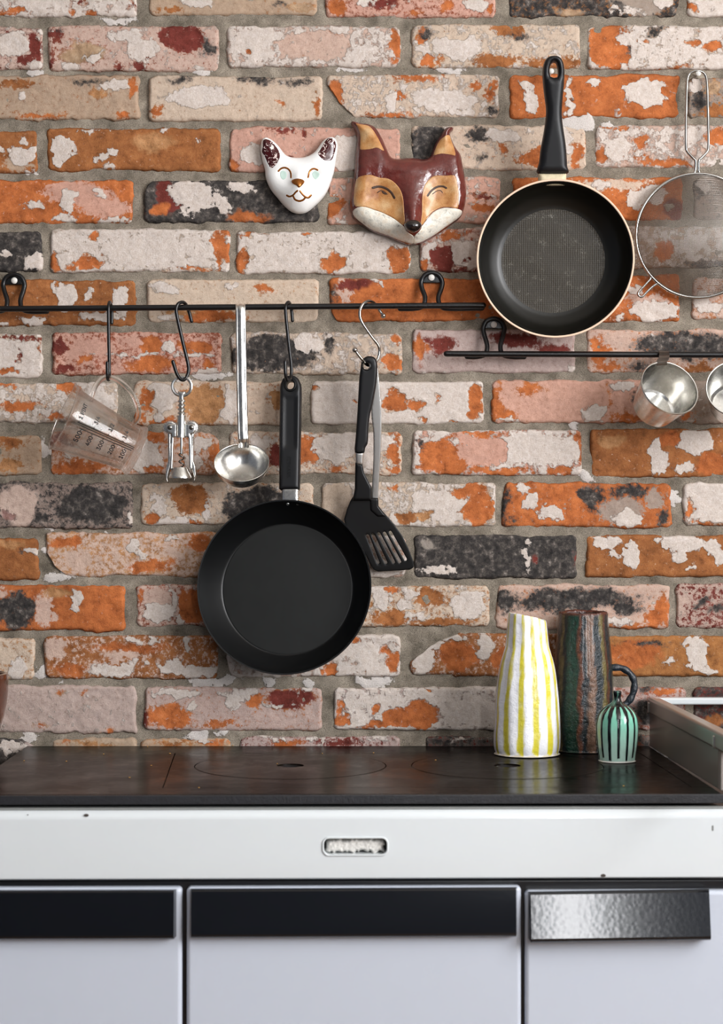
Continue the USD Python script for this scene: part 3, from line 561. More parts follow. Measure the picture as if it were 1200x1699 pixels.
# mortar
def mortar():
    gx = np.concatenate([np.linspace(-1726, -12, 40), np.arange(-8, 1212, 4.0), np.linspace(1216, 2926, 40)])
    gy = np.concatenate([np.linspace(-814, -12, 30), np.arange(-8, 1290, 4.0), np.linspace(1296, 2233, 30)])
    px, py = np.meshgrid(gx, gy)
    n = meshkit.fbm(np.stack([px / 22, py / 22, px * 0 + 2], -1), 4, 3) - .5; l = meshkit.fbm(np.stack([px / 120, py / 60, px * 0 + 5], -1), 3, 9) - .5
    y = (5.2 + n * 7 + l * 6) * S
    wx, wy = warp2(px, py, 1); W = np.full_like(px, -1.0)
    for b in WHITE_ON_MORTAR:
        f = blob(wx, wy, ('w', *b)); W = np.maximum(W, f); y -= np.clip(f, 0, .4) * 5 * S
    v = np.stack([(px - 600) * S, y, ZC - (py - 849.5) * S], -1).reshape(-1, 3)
    c = np.clip(.5 + .5 * W, 0, 1).ravel(); z = np.zeros_like(c)
    f = grid_faces(len(gx), len(gy))
    obj('mortar', (v, f), MAT['mortar'], wall, prim={'paint': np.stack([c, z, z], 1)})
mortar()

# ------------------------------------------------------------------ cooker
def yf(px): return -0.476 + 0.012 * (px / 1200.0)          # the front is turned very slightly
HOBZ = ZC - 387.5 * S
def Xf(px, d): return (px - 600) * S * (D - d) / D
def shear(m, y_at=-0.476):
    m = tm(m).copy(); m.vertices[:, 1] += 0.0125 * (m.vertices[:, 0] / 0.85 + .5); return m
cook = thing('cooker', 'white enamelled cooker with black iron hob and black bar handles along the brick wall', 'cooker', (0, -0.25, 0))
obj('body', [rbox(-.47, .74, -.452, -.015, .08, .842, .003, 1), shear(rbox(-.60, .74, -.466, -.40, .08, .756, .003, 1)), rbox(-.46, .73, -.42, -.03, 0, .09, .003, 1)], MAT['recess_black'], cook)
# hob: one iron slab with a sunk joint and two round lids let in
hob = m3.Manifold.extrude(m3.CrossSection([[(-.476, -.462), (.4255, -.452), (.4085, -.006), (-.476, -.006)]]), .0112).translate([0, 0, HOBZ - .0112])
groove = [((-.2575, -.085), (-.240, -.408)), ((-.240, -.408), (.40, -.402)), ((.40, -.402), (.385, -.085)), ((.385, -.085), (-.2575, -.085))]
for a, b in groove:
    g = LineString([a, b]).buffer(.0007)
    hob = hob - prism(list(g.exterior.coords)[:-1], .01).translate([0, 0, HOBZ - .0025])
LIDS = [(-.0934, -.211), (.1915, -.211)]
for x, y in LIDS: hob = hob - m3.Manifold.cylinder(.02, .1262, .1262, 96).translate([x, y, HOBZ - .006])
hp = obj('hob_plate', hob, MAT['hob_iron'], cook, smooth=False)
for x, y in LIDS:
    dz = .0003
    lid = lathe([(0.0172, -.003), (0.0172, dz - .001), (.018, dz), (.06, dz), (.12, dz), (.1245, dz), (.1254, dz - .001), (.1254, -.0055), (.1, -.0055), (.0172, -.0055), (0.0172, -.003)], 96)
    obj('ring_lid', put(lid, frame((x, y, HOBZ), (0, 0, 1))), MAT['hob_lid_iron'], hp, smooth=40)
    obj('lifting_cup', put(lathe([(0, -.0045), (.0168, -.0045), (.0168, -.002), (.0155, -.0015), (.0135, -.0035), (0, -.0038)], 40), frame((x, y, HOBZ), (0, 0, 1))), MAT['recess_black'], hp)
obj('hob_edge', shear(rbox(-.476, .44, -.4695, -.463, HOBZ - .0112, HOBZ - .0002, .0012, 2)), MAT['hob_edge'], hp)
obj('trim_strip', shear(rbox(-.60, .60, -.470, -.44, HOBZ - .0178, HOBZ - .0148, .001, 1)), MAT['gap_grey'], cook, label='grey seam strip under the hob edge')
# white front panel with a rounded top edge and a slot
ptop, pbot = HOBZ - .0165, .7585
prof = [(-.44, pbot), (-.474, pbot), (-.4765, pbot + .0025)] + [(-.4765 + .012 * (1 - math.cos(a)), ptop - .012 + .012 * math.sin(a)) for a in np.linspace(0, 1.57, 9)] + [(-.44, ptop)]
pan = prism(prof, 1.2)
pan = pan.transform([[0, 0, 1, -.6], [1, 0, 0, 0], [0, 1, 0, 0]])
sx0, sx1 = Xf(537.5, .475), Xf(642, .475); sz1, sz0 = P(0, 1392.5, -.475)[2], P(0, 1418.5, -.475)[2]
slot = sbox(sx0 + .006, sz0 + .006, sx1 - .006, sz1 - .006).buffer(.006)
sl = prism(list(slot.exterior.coords)[:-1], .024)
sl = sl.transform([[1, 0, 0, 0], [0, 0, 1, -.48], [0, 1, 0, 0]])
fp = obj('front_panel', shear(pan - sl), MAT['enamel_white'], cook, smooth=50)
obj('slot_back', shear(trimesh.creation.box(bounds=[[sx0, -.4585, sz0], [sx1, -.457, sz1]])), MAT['recess_black'], fp)
ring = slot.buffer(.0022).difference(slot)
obj('slot_rim', shear(pillow(ring, -.4760, rnd(.0022, .0011), .0022, (.0003, .0008))), MAT['enamel_white'], fp)
lump = sbox(sx0 + .006, sz0 + .002, sx1 - .006, sz1 - .0035).buffer(.003)
lp = ringpts(lump.exterior, .0015); lp = lp + (np.stack([meshkit.noise(np.c_[lp * 400, lp[:, :1] * 0 + k], 5 + k) for k in (0, 1)], 1) - .5) * .007
obj('slot_filling', shear(pillow(Polygon(lp).buffer(0), -.4588, lambda x, z, d: .0115 * np.clip(d / .003, 0, 1) ** .5 + .0012 * meshkit.noise(np.stack([x * 600, z * 600, x * 0], -1), 3), .0012)), MAT['plaster_lump'], fp, label='whitish crumbled filling in the slot')
for (a, b, r, mm) in ((143, 1353, .0022, 'stain_dark'), (1003, 1455.5, .0024, 'stain_dark'), (1186, 1377, .0024, 'gap_grey'), (46, 1352, .0008, 'stain_dark')):
    q = P(a, b, -.4762); ch = LineString([(q[0], q[2] - r * (.9 if mm == 'gap_grey' else .1)), (q[0], q[2] + r * .9)]).buffer(r * .5) if mm == 'gap_grey' else Point(q[0], q[2]).buffer(r, 5)
    obj('enamel_chip', shear(pillow(shapely.affinity.scale(ch, 1.3 if mm != 'gap_grey' else 1, .8 if mm != 'gap_grey' else 1), -.4763, lambda x, z, d: d * 0 + .0004, .0008)), MAT[mm], fp)
# doors and their bar handles
dz1 = P(0, 1477, -.476)[2]
def door(px0, px1, top_px, bar, pitch, drop=(0, 0)):
    x0, x1 = Xf(px0, .476), Xf(px1, .476); z1 = P(0, top_px, -.476)[2]
    dr = obj('door', shear(rbox(x0, x1, -.478, -.450, .12, z1, .0055, 3)), MAT['enamel_door'], cook, smooth=50)
    bx0, bx1, zt, zb = Xf(bar[0], .49), Xf(bar[1], .49), P(0, bar[2], -.49)[2], P(0, bar[3], -.49)[2]
    h = zt - zb; out = .010; k = math.tan(math.radians(pitch)) * h
    pr = [(-.476, zt), (-.478 - out + .0015, zt), (-.478 - out, zt - .0015), (-.478 - out - k, zb + .005), (-.478 - out - k + .0008, zb + .0018), (-.478 - out - k + .0035, zb), (-.476, zb + .001)]
    m = prism(pr, bx1 - bx0)
    m = m.transform([[0, 0, 1, bx0], [1, 0, 0, 0], [0, 1, 0, 0]])
    t = tm(m); v = t.vertices; v[:, 2] += np.interp(v[:, 0], [bx0, bx1], drop)
    w = v[:, 1] < -.484                                            # front face a little narrower: sloping ends
    v[:, 0] += np.where(w, np.where(v[:, 0] < (bx0 + bx1) / 2, .0022, -.0022), 0)
    t.vertices = v
    obj('door_handle', shear(t), MAT['handle_enamel'], dr, smooth=20, label='glossy black enamel bar handle')
door(-140, 301.5, 1473, (-130, 291, 1480, 1559.5), 4.0)
door(309, 866, 1473, (314, 861, 1479, 1557.5), 5.0, (0, .0005))
door(872.5, 1300, 1481, (879, 1184, 1486, 1565), 12.0, (0, .0025))

# enamel guard frame at the right end of the hob
gd = thing('splash_guard', 'grey white enamel splash guard frame with rolled rim at the right end of the hob', 'splash guard', (.42, -.22, HOBZ))
def gx(y): return .4085 + .0195 * (-y / .425)
def gz(y): return ZC - 305.5 * S + 0 * y
def gpanel(t0, t1, za, zb, y0, y1, r):
    m = rbox(t0, t1, y0, y1, za, zb, r); m = m.subdivide(); v = m.vertices; v[:, 0] += gx(v[:, 1]); m.vertices = v; return m
obj('side_panel', gpanel(0, .006, HOBZ + .0005, gz(0) - .018, -.425, -.012, .002), MAT['enamel_grey'], gd)
obj('rolled_rim', gpanel(-.0035, .0145, gz(0) - .0225, gz(0), -.60, -.012, .004), MAT['enamel_grey'], gd, smooth=50)
obj('back_rail', rbox(gx(-.02) + .004, .72, -.030, -.012, gz(0) - .0095, gz(0) + .0005, .003), MAT['enamel_white'], gd, smooth=50)
for y in (-.025, -.418): obj('corner_clip', gpanel(-.0052, -.0018, gz(0) - .0215, gz(0) - .006, y - .003, y + .003, .0016), MAT['zinc'], gd)
obj('front_post', gpanel(.0, .006, HOBZ + .0003, gz(0) - .004, -.435, -.4285, .002), MAT['enamel_grey'], gd)
# its right-hand side, outside the picture, carries the rail
obj('side_panel', rbox(.714, .72, -.425, -.012, .8425, gz(0) - .018, .002, 1), MAT['enamel_grey'], gd)
# worktop left of the cooker (outside the picture) with a brown glazed jar that reaches into it
lw = obj('worktop', rbox(-1.4, -.535, -.40, -.008, HOBZ - .03, HOBZ, .003, 1), MAT['floor_wood']); tag(lw, 'brown wooden worktop left of the cooker', 'worktop')
jar = thing('jar', 'dark brown glazed ceramic jar cut by the left picture edge', 'jar', (-.563, -.095, HOBZ))
jr = .0755
jp = [(0, 0), (.050, 0), (.0535, .003)] + [(jr * f, z) for f, z in ((.76, .012), (.83, .030), (.92, .052), (.97, .070), (.995, .086), (1.0, .096), (1.0, .105))]
wj = lambda R, Z, T: (R * (1 + .008 * np.sin(3 * T + 20 * Z)), Z)
obj('body', put(lathe(jp + [(jr * .99, .1105), (jr * .94, .1115), (jr * .91, .108), (jr * .9, .08), (jr * .7, .012), (0, .01)], 72, wj), frame(jar.loc, (0, 0, 1))), MAT['brown_glaze'], jar, smooth=60)

# ------------------------------------------------------------------ vases on the hob
def tinted_lathe(name, prof, n, loc, warp, tintf, m, parent, rot=0.0, M=None):
    p = spline(prof, 5); me = lathe(p, n, warp)
    T, z = me.metadata['T'], me.vertices[:, 2].copy()
    r = np.hypot(me.vertices[:, 0], me.vertices[:, 1])
    M = frame(loc, (0, 0, 1)) if M is None else M
    return obj(name, put(me, M), MAT[m], parent, prim={'tint': tintf(T, z, r)})
def fb(T, z, s, a, zs=1.0): return meshkit.fbm(np.stack([np.cos(T) * s, np.sin(T) * s, z * zs], -1), 3, a) - .5

yl = np.array([.2275, -.100, HOBZ + .0012]); k = (D - .094) / D * S
yv = thing('vase', 'tall white ceramic vase with yellow vertical brush stripes', 'vase', yl)
hgt = lambda py: (1260 - py) * k
py_ = [(0, 0), (.0412, 0), (.0425, .003)] + [(w * k, hgt(p)) for p, w in ((1240, 53.5), (1200, 52.2), (1160, 50), (1130, 46.5), (1108, 42.5), (1092, 38), (1080, 35), (1060, 33.2), (1036, 31.2))] + [(28.5 * k, hgt(1033)), (27 * k, hgt(1045)), (27 * k, hgt(1085)), (36 * k, hgt(1130)), (42 * k, .03), (0, .02)]
def wy_(R, Z, T):
    u = np.clip(Z / hgt(1035), 0, 1)
    R2 = R * (1 + .016 * np.cos(12 * T + 1 + 2 * u) * (Z > .004) + .03 * fb(T, Z, 1.2, 3, 22) + .02 * np.cos(2 * T))
    return R2, Z + np.where(u > .86, -.0055 * np.cos(T - .2) * (u - .86) / .14 + .003 * fb(T, Z, 2.5, 8), 0)
def yellow(T, z, r):
    h = hgt(1035); u = z / h
    a = (T * 13 / (2 * np.pi) + .35 + .42 * fb(T, z, 1.5, 5, 18)) % 1.0
    wdt = .46 - .12 * u + .34 * fb(T, z, 3, 6, 55)
    ye = np.clip((wdt / 2 - np.abs(a - .5)) / .05 + .5, 0, 1) * np.clip((u - .02 + .02 * np.sin(T * 13)) / .01, 0, 1)
    ye = ye * np.clip(.80 + 1.3 * fb(T, z, 6, 9, 70) + .35 * (1 - u) - .25 * np.clip(u - .75, 0, 1), .15, 1)
    c = lin((234, 234, 238))[None] * (1 - ye[:, None]) + lin((216, 204, 62))[None] * ye[:, None]
    clay = np.clip((.016 + .006 * np.sin(T * 13 + 2) - u) / .01, 0, 1)[:, None]
    return c * (1 - clay) + lin((205, 195, 175))[None] * clay
tinted_lathe('body', py_, 140, yl, wy_, yellow, 'glaze_yellow', yv)

gl = np.array([.3105, -.050, HOBZ + .0005]); kg = (D - .06) / D * S
gv = thing('jug', 'tall dark green and brown striped ceramic jug with a round loop handle', 'jug', gl)
hg = lambda py: (1247 - py) * kg
pg = [(0, 0), (47 * kg, 0), (49 * kg, .003)] + [(w * kg, hg(p)) for p, w in ((1225, 50), (1190, 51), (1150, 50), (1110, 48.3), (1070, 45), (1040, 42), (1020, 40.5))] + [(37.5 * kg, hg(1018)), (36 * kg, hg(1030)), (42 * kg, hg(1110)), (44 * kg, .02), (0, .012)]
def wg_(R, Z, T): return R * (1 + .010 * np.cos(14 * T) + .025 * fb(T, Z, 1.3, 13, 25)), Z + .003 * np.where(Z > hg(1060), fb(T, Z, 2, 4), 0) * 2
def green(T, z, r):
    nz = fb(T, z, 7, 19, 90)
    ph = np.degrees((T + np.pi / 2 + np.pi) % (2 * np.pi) - np.pi) + 16 * fb(T, z, 1.6, 15, 20) + 14 * nz      # 0 = towards the room
    c = np.broadcast_to(lin((17, 32, 38)), (len(T), 3)).copy()
    for lo, hi, col in ((-62, -52, (96, 84, 54)), (-44, -19, (16, 54, 42)), (-18, -11, (104, 58, 36)), (0, 17, (122, 92, 74)), (34, 44, (112, 100, 58)), (46, 52, (92, 56, 38)), (70, 90, (16, 54, 42)), (100, 115, (110, 84, 66)), (135, 160, (16, 54, 42)), (-100, -80, (110, 84, 66)), (-140, -120, (96, 84, 54))):
        w = (np.clip((ph - lo) / 4 + .5, 0, 1) * np.clip((hi - ph) / 4 + .5, 0, 1))[:, None]; c = c * (1 - w) + lin(col) * w
    m = np.clip((np.abs(nz) - .16) / .1, 0, 1)[:, None] * .5
    c = c * (1 - m) + lin((52, 40, 32)) * m
    top = np.clip((z - hg(1023)) / .003, 0, 1)[:, None]; return c * (1 - top) + lin((88, 44, 30)) * top
tinted_lathe('body', pg, 140, gl, wg_, green, 'glaze_green', gv)
hd = spline([P(a, b, -.050) for a, b in ((998, 1116), (1016, 1108), (1033, 1109), (1047, 1119), (1053, 1134), (1050, 1152), (1041, 1166), (1029, 1173), (1008, 1176))], 6)
nn = len(hd); hm = tube(hd, .0048 + .0005 * np.sin(np.arange(nn)), 14)
obj('handle', hm, MAT['glaze_green'], gv, prim={'tint': np.broadcast_to(lin((36, 44, 52)), (len(hm.vertices), 3))}, label='dark blue-black loop handle')

ml = np.array([.3419, -.166, HOBZ + .0005]); km = (D - .166) / D * S
mv = thing('bottle', 'small mint green bottle vase with black vertical stripes and thin black neck', 'vase', ml)
hm_ = lambda py: (1264.5 - py) * km
pm = [(0, 0), (29 * km, 0), (30 * km, .0015)] + [(w * km, hm_(p)) for p, w in ((1254, 31), (1240, 33), (1222, 34.6), (1208, 34.8), (1198, 33.8), (1190, 32), (1183, 28.5), (1177, 23), (1172.5, 16.5), (1169, 11), (1165, 7.6), (1159, 6.4), (1153, 7.4), (1149.5, 7.2))] + [(5.5 * km, hm_(1149)), (4.8 * km, hm_(1155)), (4.5 * km, hm_(1180)), (0, hm_(1190))]
def mint(T, z, r):
    a = (T / (2 * np.pi) * 14 + .12 + .10 * fb(T, z, 2, 25, 40)) % 1.0
    wd = np.where(z > hm_(1200), .33 + .45 * np.clip((z - hm_(1200)) / (hm_(1172) - hm_(1200)), 0, 1), .33) + .05 * fb(T, z, 6, 7, 80)
    bl = np.clip((wd / 2 - np.abs(a - .5)) / .05 + .5, 0, 1)
    bl = np.where(z > hm_(1174), np.clip(1.0 + 2 * fb(T, z, 3, 3, 90), 0, 1), bl) * np.clip((z - .0035 - .0018 * np.sin(T * 7)) / .001, 0, 1)
    t = np.clip((z - hm_(1250)) / (hm_(1200) - hm_(1250)), 0, 1)[:, None]
    g = lin((184, 216, 202)) * (1 - t) + lin((128, 194, 170)) * t
    ft = np.clip((.0022 - z) / .0008, 0, 1)[:, None]; g = g * (1 - ft) + lin((222, 220, 212)) * ft
    return g * (1 - bl[:, None]) + lin((16, 18, 20)) * bl[:, None]
tinted_lathe('body', pm, 150, ml, lambda R, Z, T: (R * (1 + .006 * np.cos(15 * T) + .008 * np.cos(3 * T)), Z), mint, 'glaze_mint', mv)

# ------------------------------------------------------------------ iron rails, nails
NAILS = []
def nail(px, py, y, label, r=.0047):
    p = P(px, py, y)
    t = obj('nail', put(lathe([(0, .0022), (r * .55, .0018), (r * .9, .0008), (r, -.0003), (r * .93, -.0012), (.0016, -.0014), (.0016, -.03), (0, -.034)], 24), frame(p, (0, -1, 0))), MAT['nail_paint'], smooth=50)
    tag(t, label, 'nail', 'white nails in the brick wall')
def rail(label, x0, x1, ya, yb, loops, loc):
    """rod from (x0, ya) to (x1, yb) in photo pixels"""
    YR = -.027
    line = lambda x: ya + (yb - ya) * (x - x0) / (x1 - x0)
    t = thing('wall_rail', label, 'hanging rail', P(*loc, YR))
    obj('rod', tube([P(x, line(x), YR) for x in np.linspace(x0, x1, 24)], .0042, 14), MAT['black_iron'], t)
    for lx, ly, left, right in loops:
        g = [(left, line(left) + 5, YR + .006), (lx - 30, line(lx) + 5, YR + .006), (lx - 15, line(lx) + 1, YR + .007), (lx - 11, line(lx) - 13, -.015), (lx - 16, ly + 9, -.009), (lx - 17.5, ly - 2, -.007), (lx - 12, ly - 13, -.007), (lx, ly - 17.5, -.007), (lx + 12, ly - 13, -.007), (lx + 17.5, ly - 2, -.007), (lx + 16, ly + 9, -.009), (lx + 11, line(lx) - 13, -.015), (lx + 15, line(lx) + 1, YR + .007), (lx + 30, line(lx) + 5, YR + .006), (right, line(right) + 5, YR + .006)]
        br = obj('loop_bracket', tube(spline([P(*q) for q in g], 8), .0034, 12), MAT['black_iron'], t)
        a = [(lx + 15 * math.cos(u), ly + -17 * math.sin(u)) for u in np.linspace(.02, math.pi - .02, 16)]
        obj('nail_tab', pillow(poly_px(a, -.004), -.004, rnd(.0022, .0008), .003, (.0003, .0008)), MAT['black_iron'], br)
rail('upper black wrought iron wall rail with loop brackets holding the hooks', -260, 802, 514.5, 506.5, [(23, 473, -30, 78), (716.5, 470, 664, 800)], (300, 512))
rail('lower black wrought iron wall rail beneath the non-stick pan holding steel cups', 741, 1500, 587, 590, [(819.5, 546, 775, 870), (1420, 546, 1370, 1480)], (900, 590))
nail(23.5, 465.5, -.0085, 'white nail in the loop of the upper rail at the left edge')
nail(716, 460.5, -.0085, 'white nail in the right loop of the upper rail, below the fox mask')
nail(819.5, 538.5, -.0085, 'white nail in the loop of the lower rail')
nail(915, 118, -.029, 'white nail through the handle hole of the non-stick pan', .0040)
nail(1159, 121.5, -.010, 'white nail holding the wire handle of the sieve', .0042)

def hook(name, label, pts, r, m, group=None, balls=False):
    q = spline([P(*p) for p in pts], 7)
    t = thing(name, label, 'hook', q[len(q) // 2], group)
    obj('hook_wire', tube(q, r, 12), MAT[m], t)
    if balls:
        for e in (q[0], q[-1]):
            b = trimesh.creation.icosphere(3, .0037); b.apply_translation(e); obj('ball_tip', b, MAT[m], t)
HG = 'black S-hooks on the upper rail'
hook('s_hook', 'black S-hook carrying the clear measuring jug', [(185.5, 536, -.016), (185.5, 518, -.015), (184, 506, -.019), (182, 501.5, -.027), (180.5, 506, -.035), (180, 518, -.037), (180.5, 560, -.036), (181.5, 610, -.034), (181, 625, -.037), (180, 630.5, -.045), (178.5, 625, -.053), (178, 602, -.055)], .0024, 'black_iron', HG)
hook('s_hook', 'black S-hook carrying the corkscrew', [(318, 533, -.014), (314, 518, -.015), (309, 506, -.020), (303.5, 501.5, -.029), (296, 504, -.036), (292.5, 513, -.038), (294.5, 528, -.038), (304, 570, -.037), (312, 603, -.036), (312.5, 618, -.037), (307, 629, -.041), (300, 629.5, -.046), (293.5, 620, -.050), (287, 600, -.053)], .0025, 'black_iron', HG)
hook('s_hook', 'black S-hook carrying the large black frying pan', [(485.5, 532, -.015), (484, 516, -.015), (481.5, 505, -.020), (478.5, 501.5, -.028), (475, 506, -.035), (474, 516, -.037), (476, 540, -.036), (481, 585, -.034), (483.5, 606, -.033), (483.5, 622, -.034), (480.5, 630, -.041), (476.5, 630, -.052), (474, 622, -.058), (473, 600, -.059)], .0024, 'black_iron', HG)
zz = lambda X, Y: (560 + X / 3.6125, 490 + Y / 3.6125)
hook('s_hook', 'shiny chrome S-hook with ball tips carrying the black tongs', [(*zz(275, 122), -.014), (*zz(258, 97), -.014), (*zz(240, 68), -.016), (*zz(215, 42), -.022), (*zz(185, 35), -.029), (*zz(152, 55), -.036), (*zz(134, 100), -.038), (*zz(142, 150), -.038), (*zz(175, 205), -.037), (*zz(215, 260), -.036), (*zz(245, 300), -.034), (*zz(252, 340), -.032), (*zz(240, 385), -.033), (*zz(212, 418), -.040), (*zz(182, 420), -.052), (*zz(155, 392), -.062), (*zz(130, 362), -.065), (*zz(105, 328), -.066)], .0021, 'chrome', None, True)

# ------------------------------------------------------------------ measuring jug
A, B = P(106, 694, -.050), P(227, 748, -.040)            # mouth, foot
ax = A - B; L = np.linalg.norm(ax); ax = ax / L
axv = ax + np.array([0, -.22, 0]); axv /= np.linalg.norm(axv)
mj = thing('measuring_jug', 'clear plastic measuring jug hanging tilted from a black hook', 'measuring jug', B)
up_side = np.array([ax[2], 0, -ax[0]]); up_side = up_side if up_side[2] > 0 else -up_side
MJ = frame(B, axv, np.cross(up_side, axv))                # local y = the handle side
if (MJ[:3, 1] @ up_side) < 0: MJ[:3, 0] *= -1; MJ[:3, 1] *= -1
Lj = L / math.cos(math.atan(.22)) * .99
r0, r1 = .0335, .0455
def jw(R, Z, T):
    u = np.clip(Z / Lj, 0, 1); sp = np.exp(-((T - np.pi / 2 + np.pi) % (2 * np.pi) - 0) ** 2 / .09) if False else np.exp(-(((T - 1.5 * np.pi + np.pi) % (2 * np.pi)) - np.pi) ** 2 / .12)
    return R * (1 + 0 * sp), Z
jprof = [(0, 0.004), (r0 * .9, .004), (r0 * .98, .0), (r0 * 1.09, 0.0), (r0 * 1.10, .003), (r0 * 1.0, .008), (r0 * 1.03, .03), ((r0 + r1) / 2, Lj * .55), (r1 * .97, Lj * .9), (r1 * 1.02, Lj * .985), (r1 * 1.05, Lj), (r1 * 1.03, Lj + .001), (r1 * .99, Lj * .985), (r1 * .94, Lj * .9), ((r0 + r1) / 2 - .0018, Lj * .55), (r0 * .97, .012), (0, .0075)]
def jspout(R, Z, T):
    u = np.clip((Z / Lj - .75) / .25, 0, 1) ** 2; dT = (T - np.pi / 2 + np.pi) % (2 * np.pi) - np.pi
    return R * (1 + .10 * u * np.exp(-dT ** 2 / .12)), Z + .004 * u * np.exp(-dT ** 2 / .12)
obj('body', put(lathe(jprof, 72, jspout), MJ), MAT['clear_plastic'], mj, smooth=50)
hq = spline([P(a, b, y) for a, b, y in ((151, 662, -.050), (155, 648, -.048), (161, 637, -.050), (170, 628, -.052), (182, 625.5, -.053), (198, 632, -.053), (213, 645, -.052), (224, 661, -.050), (230, 678, -.048), (229, 693, -.045), (221, 704, -.042))], 6)
hs = tube(hq, .0037, 12)
obj('handle', hs, MAT['clear_plastic'], mj)
def on_jug(text, ang, z, h):
    """print on the outside: baseline along the circumference"""
    m = meshkit.text_mesh(text, h, .0003, bold=True); v = m.vertices.copy(); w = v[:, 0].max() / 2
    zz_ = z + v[:, 1] - h / 2; R = np.interp(zz_, [.008, Lj * .55, Lj * .9], [r0 * 1.0, (r0 + r1) / 2, r1 * .97]) + .0003 + v[:, 2]
    th = ang + (v[:, 0] - w) / R
    m.vertices = np.stack([R * np.cos(th), R * np.sin(th), zz_], 1); return put(m, MJ)
def mark_line(a0, z0_, a1, z1_, w=.0005, n=14):
    q = []
    for t in np.linspace(0, 1, n):
        a, z = a0 + (a1 - a0) * t, z0_ + (z1_ - z0_) * t
        R = np.interp(z, [.008, Lj * .55, Lj * .9], [r0, (r0 + r1) / 2, r1 * .97]) + .0003; q.append((R * math.cos(a), R * math.sin(a), z))
    return put(tube(q, w, 5, cap=False), MJ)
vdir = np.linalg.inv(MJ[:3, :3]) @ np.array([0, -1.0, 0]); CA = math.atan2(vdir[1], vdir[0])     # the side that faces the room
sg = 1 if (MJ[:3, :3] @ np.array([-math.sin(CA), math.cos(CA), 0])) @ up_side > 0 else -1
marks = []
for i, (t, h) in enumerate((('500', .0066), ('400', .0058), ('300', .0058), ('200', .0058), ('100', .0058))):
    z = Lj * (.80 - .15 * i); marks.append(on_jug(t, CA - .34 * sg, z, h)); marks.append(mark_line(CA - .06 * sg, z, CA - .13 * sg, z))
for i, t in enumerate(('1 PINT', '3/4', '1/2', '1/4')):
    z = Lj * (.86 - .2 * i); marks.append(on_jug(t, CA + (.50 if i == 0 else .42) * sg, z, .0055)); marks.append(mark_line(CA + .10 * sg, z, CA + .17 * sg, z))
marks += [mark_line(CA + .10 * sg, Lj * .88, CA + .10 * sg, Lj * .10), mark_line(CA + .03 * sg, Lj * .82, CA + .03 * sg, Lj * .10), mark_line(CA - .06 * sg, Lj * .82, CA - .06 * sg, Lj * .12)]
obj('printed_scale', marks, MAT['print_black'], mj, smooth=False, label='black printed measuring scale')

# ------------------------------------------------------------------ corkscrew
cq = lambda X, Y: (265 + X / 8.7067, 615 + Y / 8.7128)
CY = -.040
ck = thing('corkscrew', 'steel winged corkscrew with ring top hanging from a black hook', 'corkscrew', P(301, 720, CY))
rp = P(*cq(320, 228), CY); kk = (D + CY) / D * S
ringm = lathe([(.0108, 0), (.0118, -.0016), (.0138, -.0018), (.0153, -.0008), (.0155, 0), (.0153, .0008), (.0138, .0018), (.0118, .0016)], 48, closed=True)
obj('ring', put(ringm, frame(rp, (0, -1, 0))), MAT['steel'], ck)
top = poly_px([cq(a, b) for a, b in ((262, 300), (385, 300), (368, 350), (352, 378), (352, 458), (285, 458), (275, 400), (275, 360))], CY); obj('opener_neck', pillow(top, CY + .003, rnd(.006, .0025), .0025, rr(.0025)), MAT['steel'], ck)
pr = [(0, .0)]
for i in range(5): pr += [(.0036, .0055 * i), (.0056, .0055 * i + .001), (.0058, .0055 * i + .0026), (.0046, .0055 * i + .004), (.0036, .0055 * i + .0047)]
pr += [(0, .0275)]
obj('ribbed_shaft', put(lathe(pr, 24), frame(P(*cq(316, 692), CY), (0, 0, 1))), MAT['steel'], ck)
obj('collar', put(lathe([(0, 0), (.0066, 0), (.0066, .0005), (.0062, .0008), (.0060, .029), (.0066, .0295), (.0066, .031), (0, .031)], 32), frame(P(*cq(312, 968), CY), (0, 0, 1))), MAT['steel'], ck)
ptsfr = [(105, 800), (130, 772), (230, 770), (245, 780), (245, 962), (205, 968), (190, 1420), (165, 1440), (150, 1420), (165, 1000), (175, 920), (130, 910), (103, 870)]
for s in (1, -1):
    q = [cq(a if s == 1 else 622 - a, b) for a, b in ptsfr]; obj('frame_side', pillow(poly_px(q, CY), CY + .0035, rnd(.007, .0015), .0022, rr(.0015)), MAT['steel'], ck)
    g0 = cq(150 if s == 1 else 460, 822); gp = P(*g0, CY); gear = []
    for i in range(26):
        a = i * 2 * np.pi / 26
        for f, rad in ((-.3, .0082), (-.16, .0108), (.16, .0108), (.3, .0082)): gear.append((gp[0] + rad * math.cos(a + f * .24), gp[2] + rad * math.sin(a + f * .24)))
    lever_px = [(105, 850), (170, 850), (168, 1000), (172, 1320), (165, 1390), (140, 1450), (128, 1500), (118, 1560), (135, 1620), (118, 1630), (92, 1590), (80, 1500), (92, 1380), (118, 1320), (120, 1000)]
    lv = poly_px([cq(a if s == 1 else 612 - a, b) for a, b in lever_px], CY)
    lever = obj('lever', pillow(lv, CY + .0065, rnd(.0075, .0018), .0022, rr(.0018)), MAT['steel'], ck)
    obj('gear', pillow(Polygon(gear), CY + .0045, rnd(.003, .0005), .0012), MAT['steel'], lever)
    obj('rivet', put(lathe([(0, .0014), (.0022, .001), (.0034, 0), (.0034, -.003), (0, -.003)], 20), frame(gp + np.array([0, -.0036, 0]), (0, -1, 0))), MAT['steel_dark'], ck)
wp = P(*cq(315, 968), CY); zb = P(*cq(315, 1425), CY)[2]
obj('shank', tube([wp, [wp[0], wp[1], P(0, cq(0, 1195)[1], CY)[2]]], .0018, 10), MAT['chrome'], ck)
zs = np.linspace(P(0, cq(0, 1190)[1], CY)[2], zb + .001, 90); an = (zs - zs[0]) / .0095 * 2 * np.pi
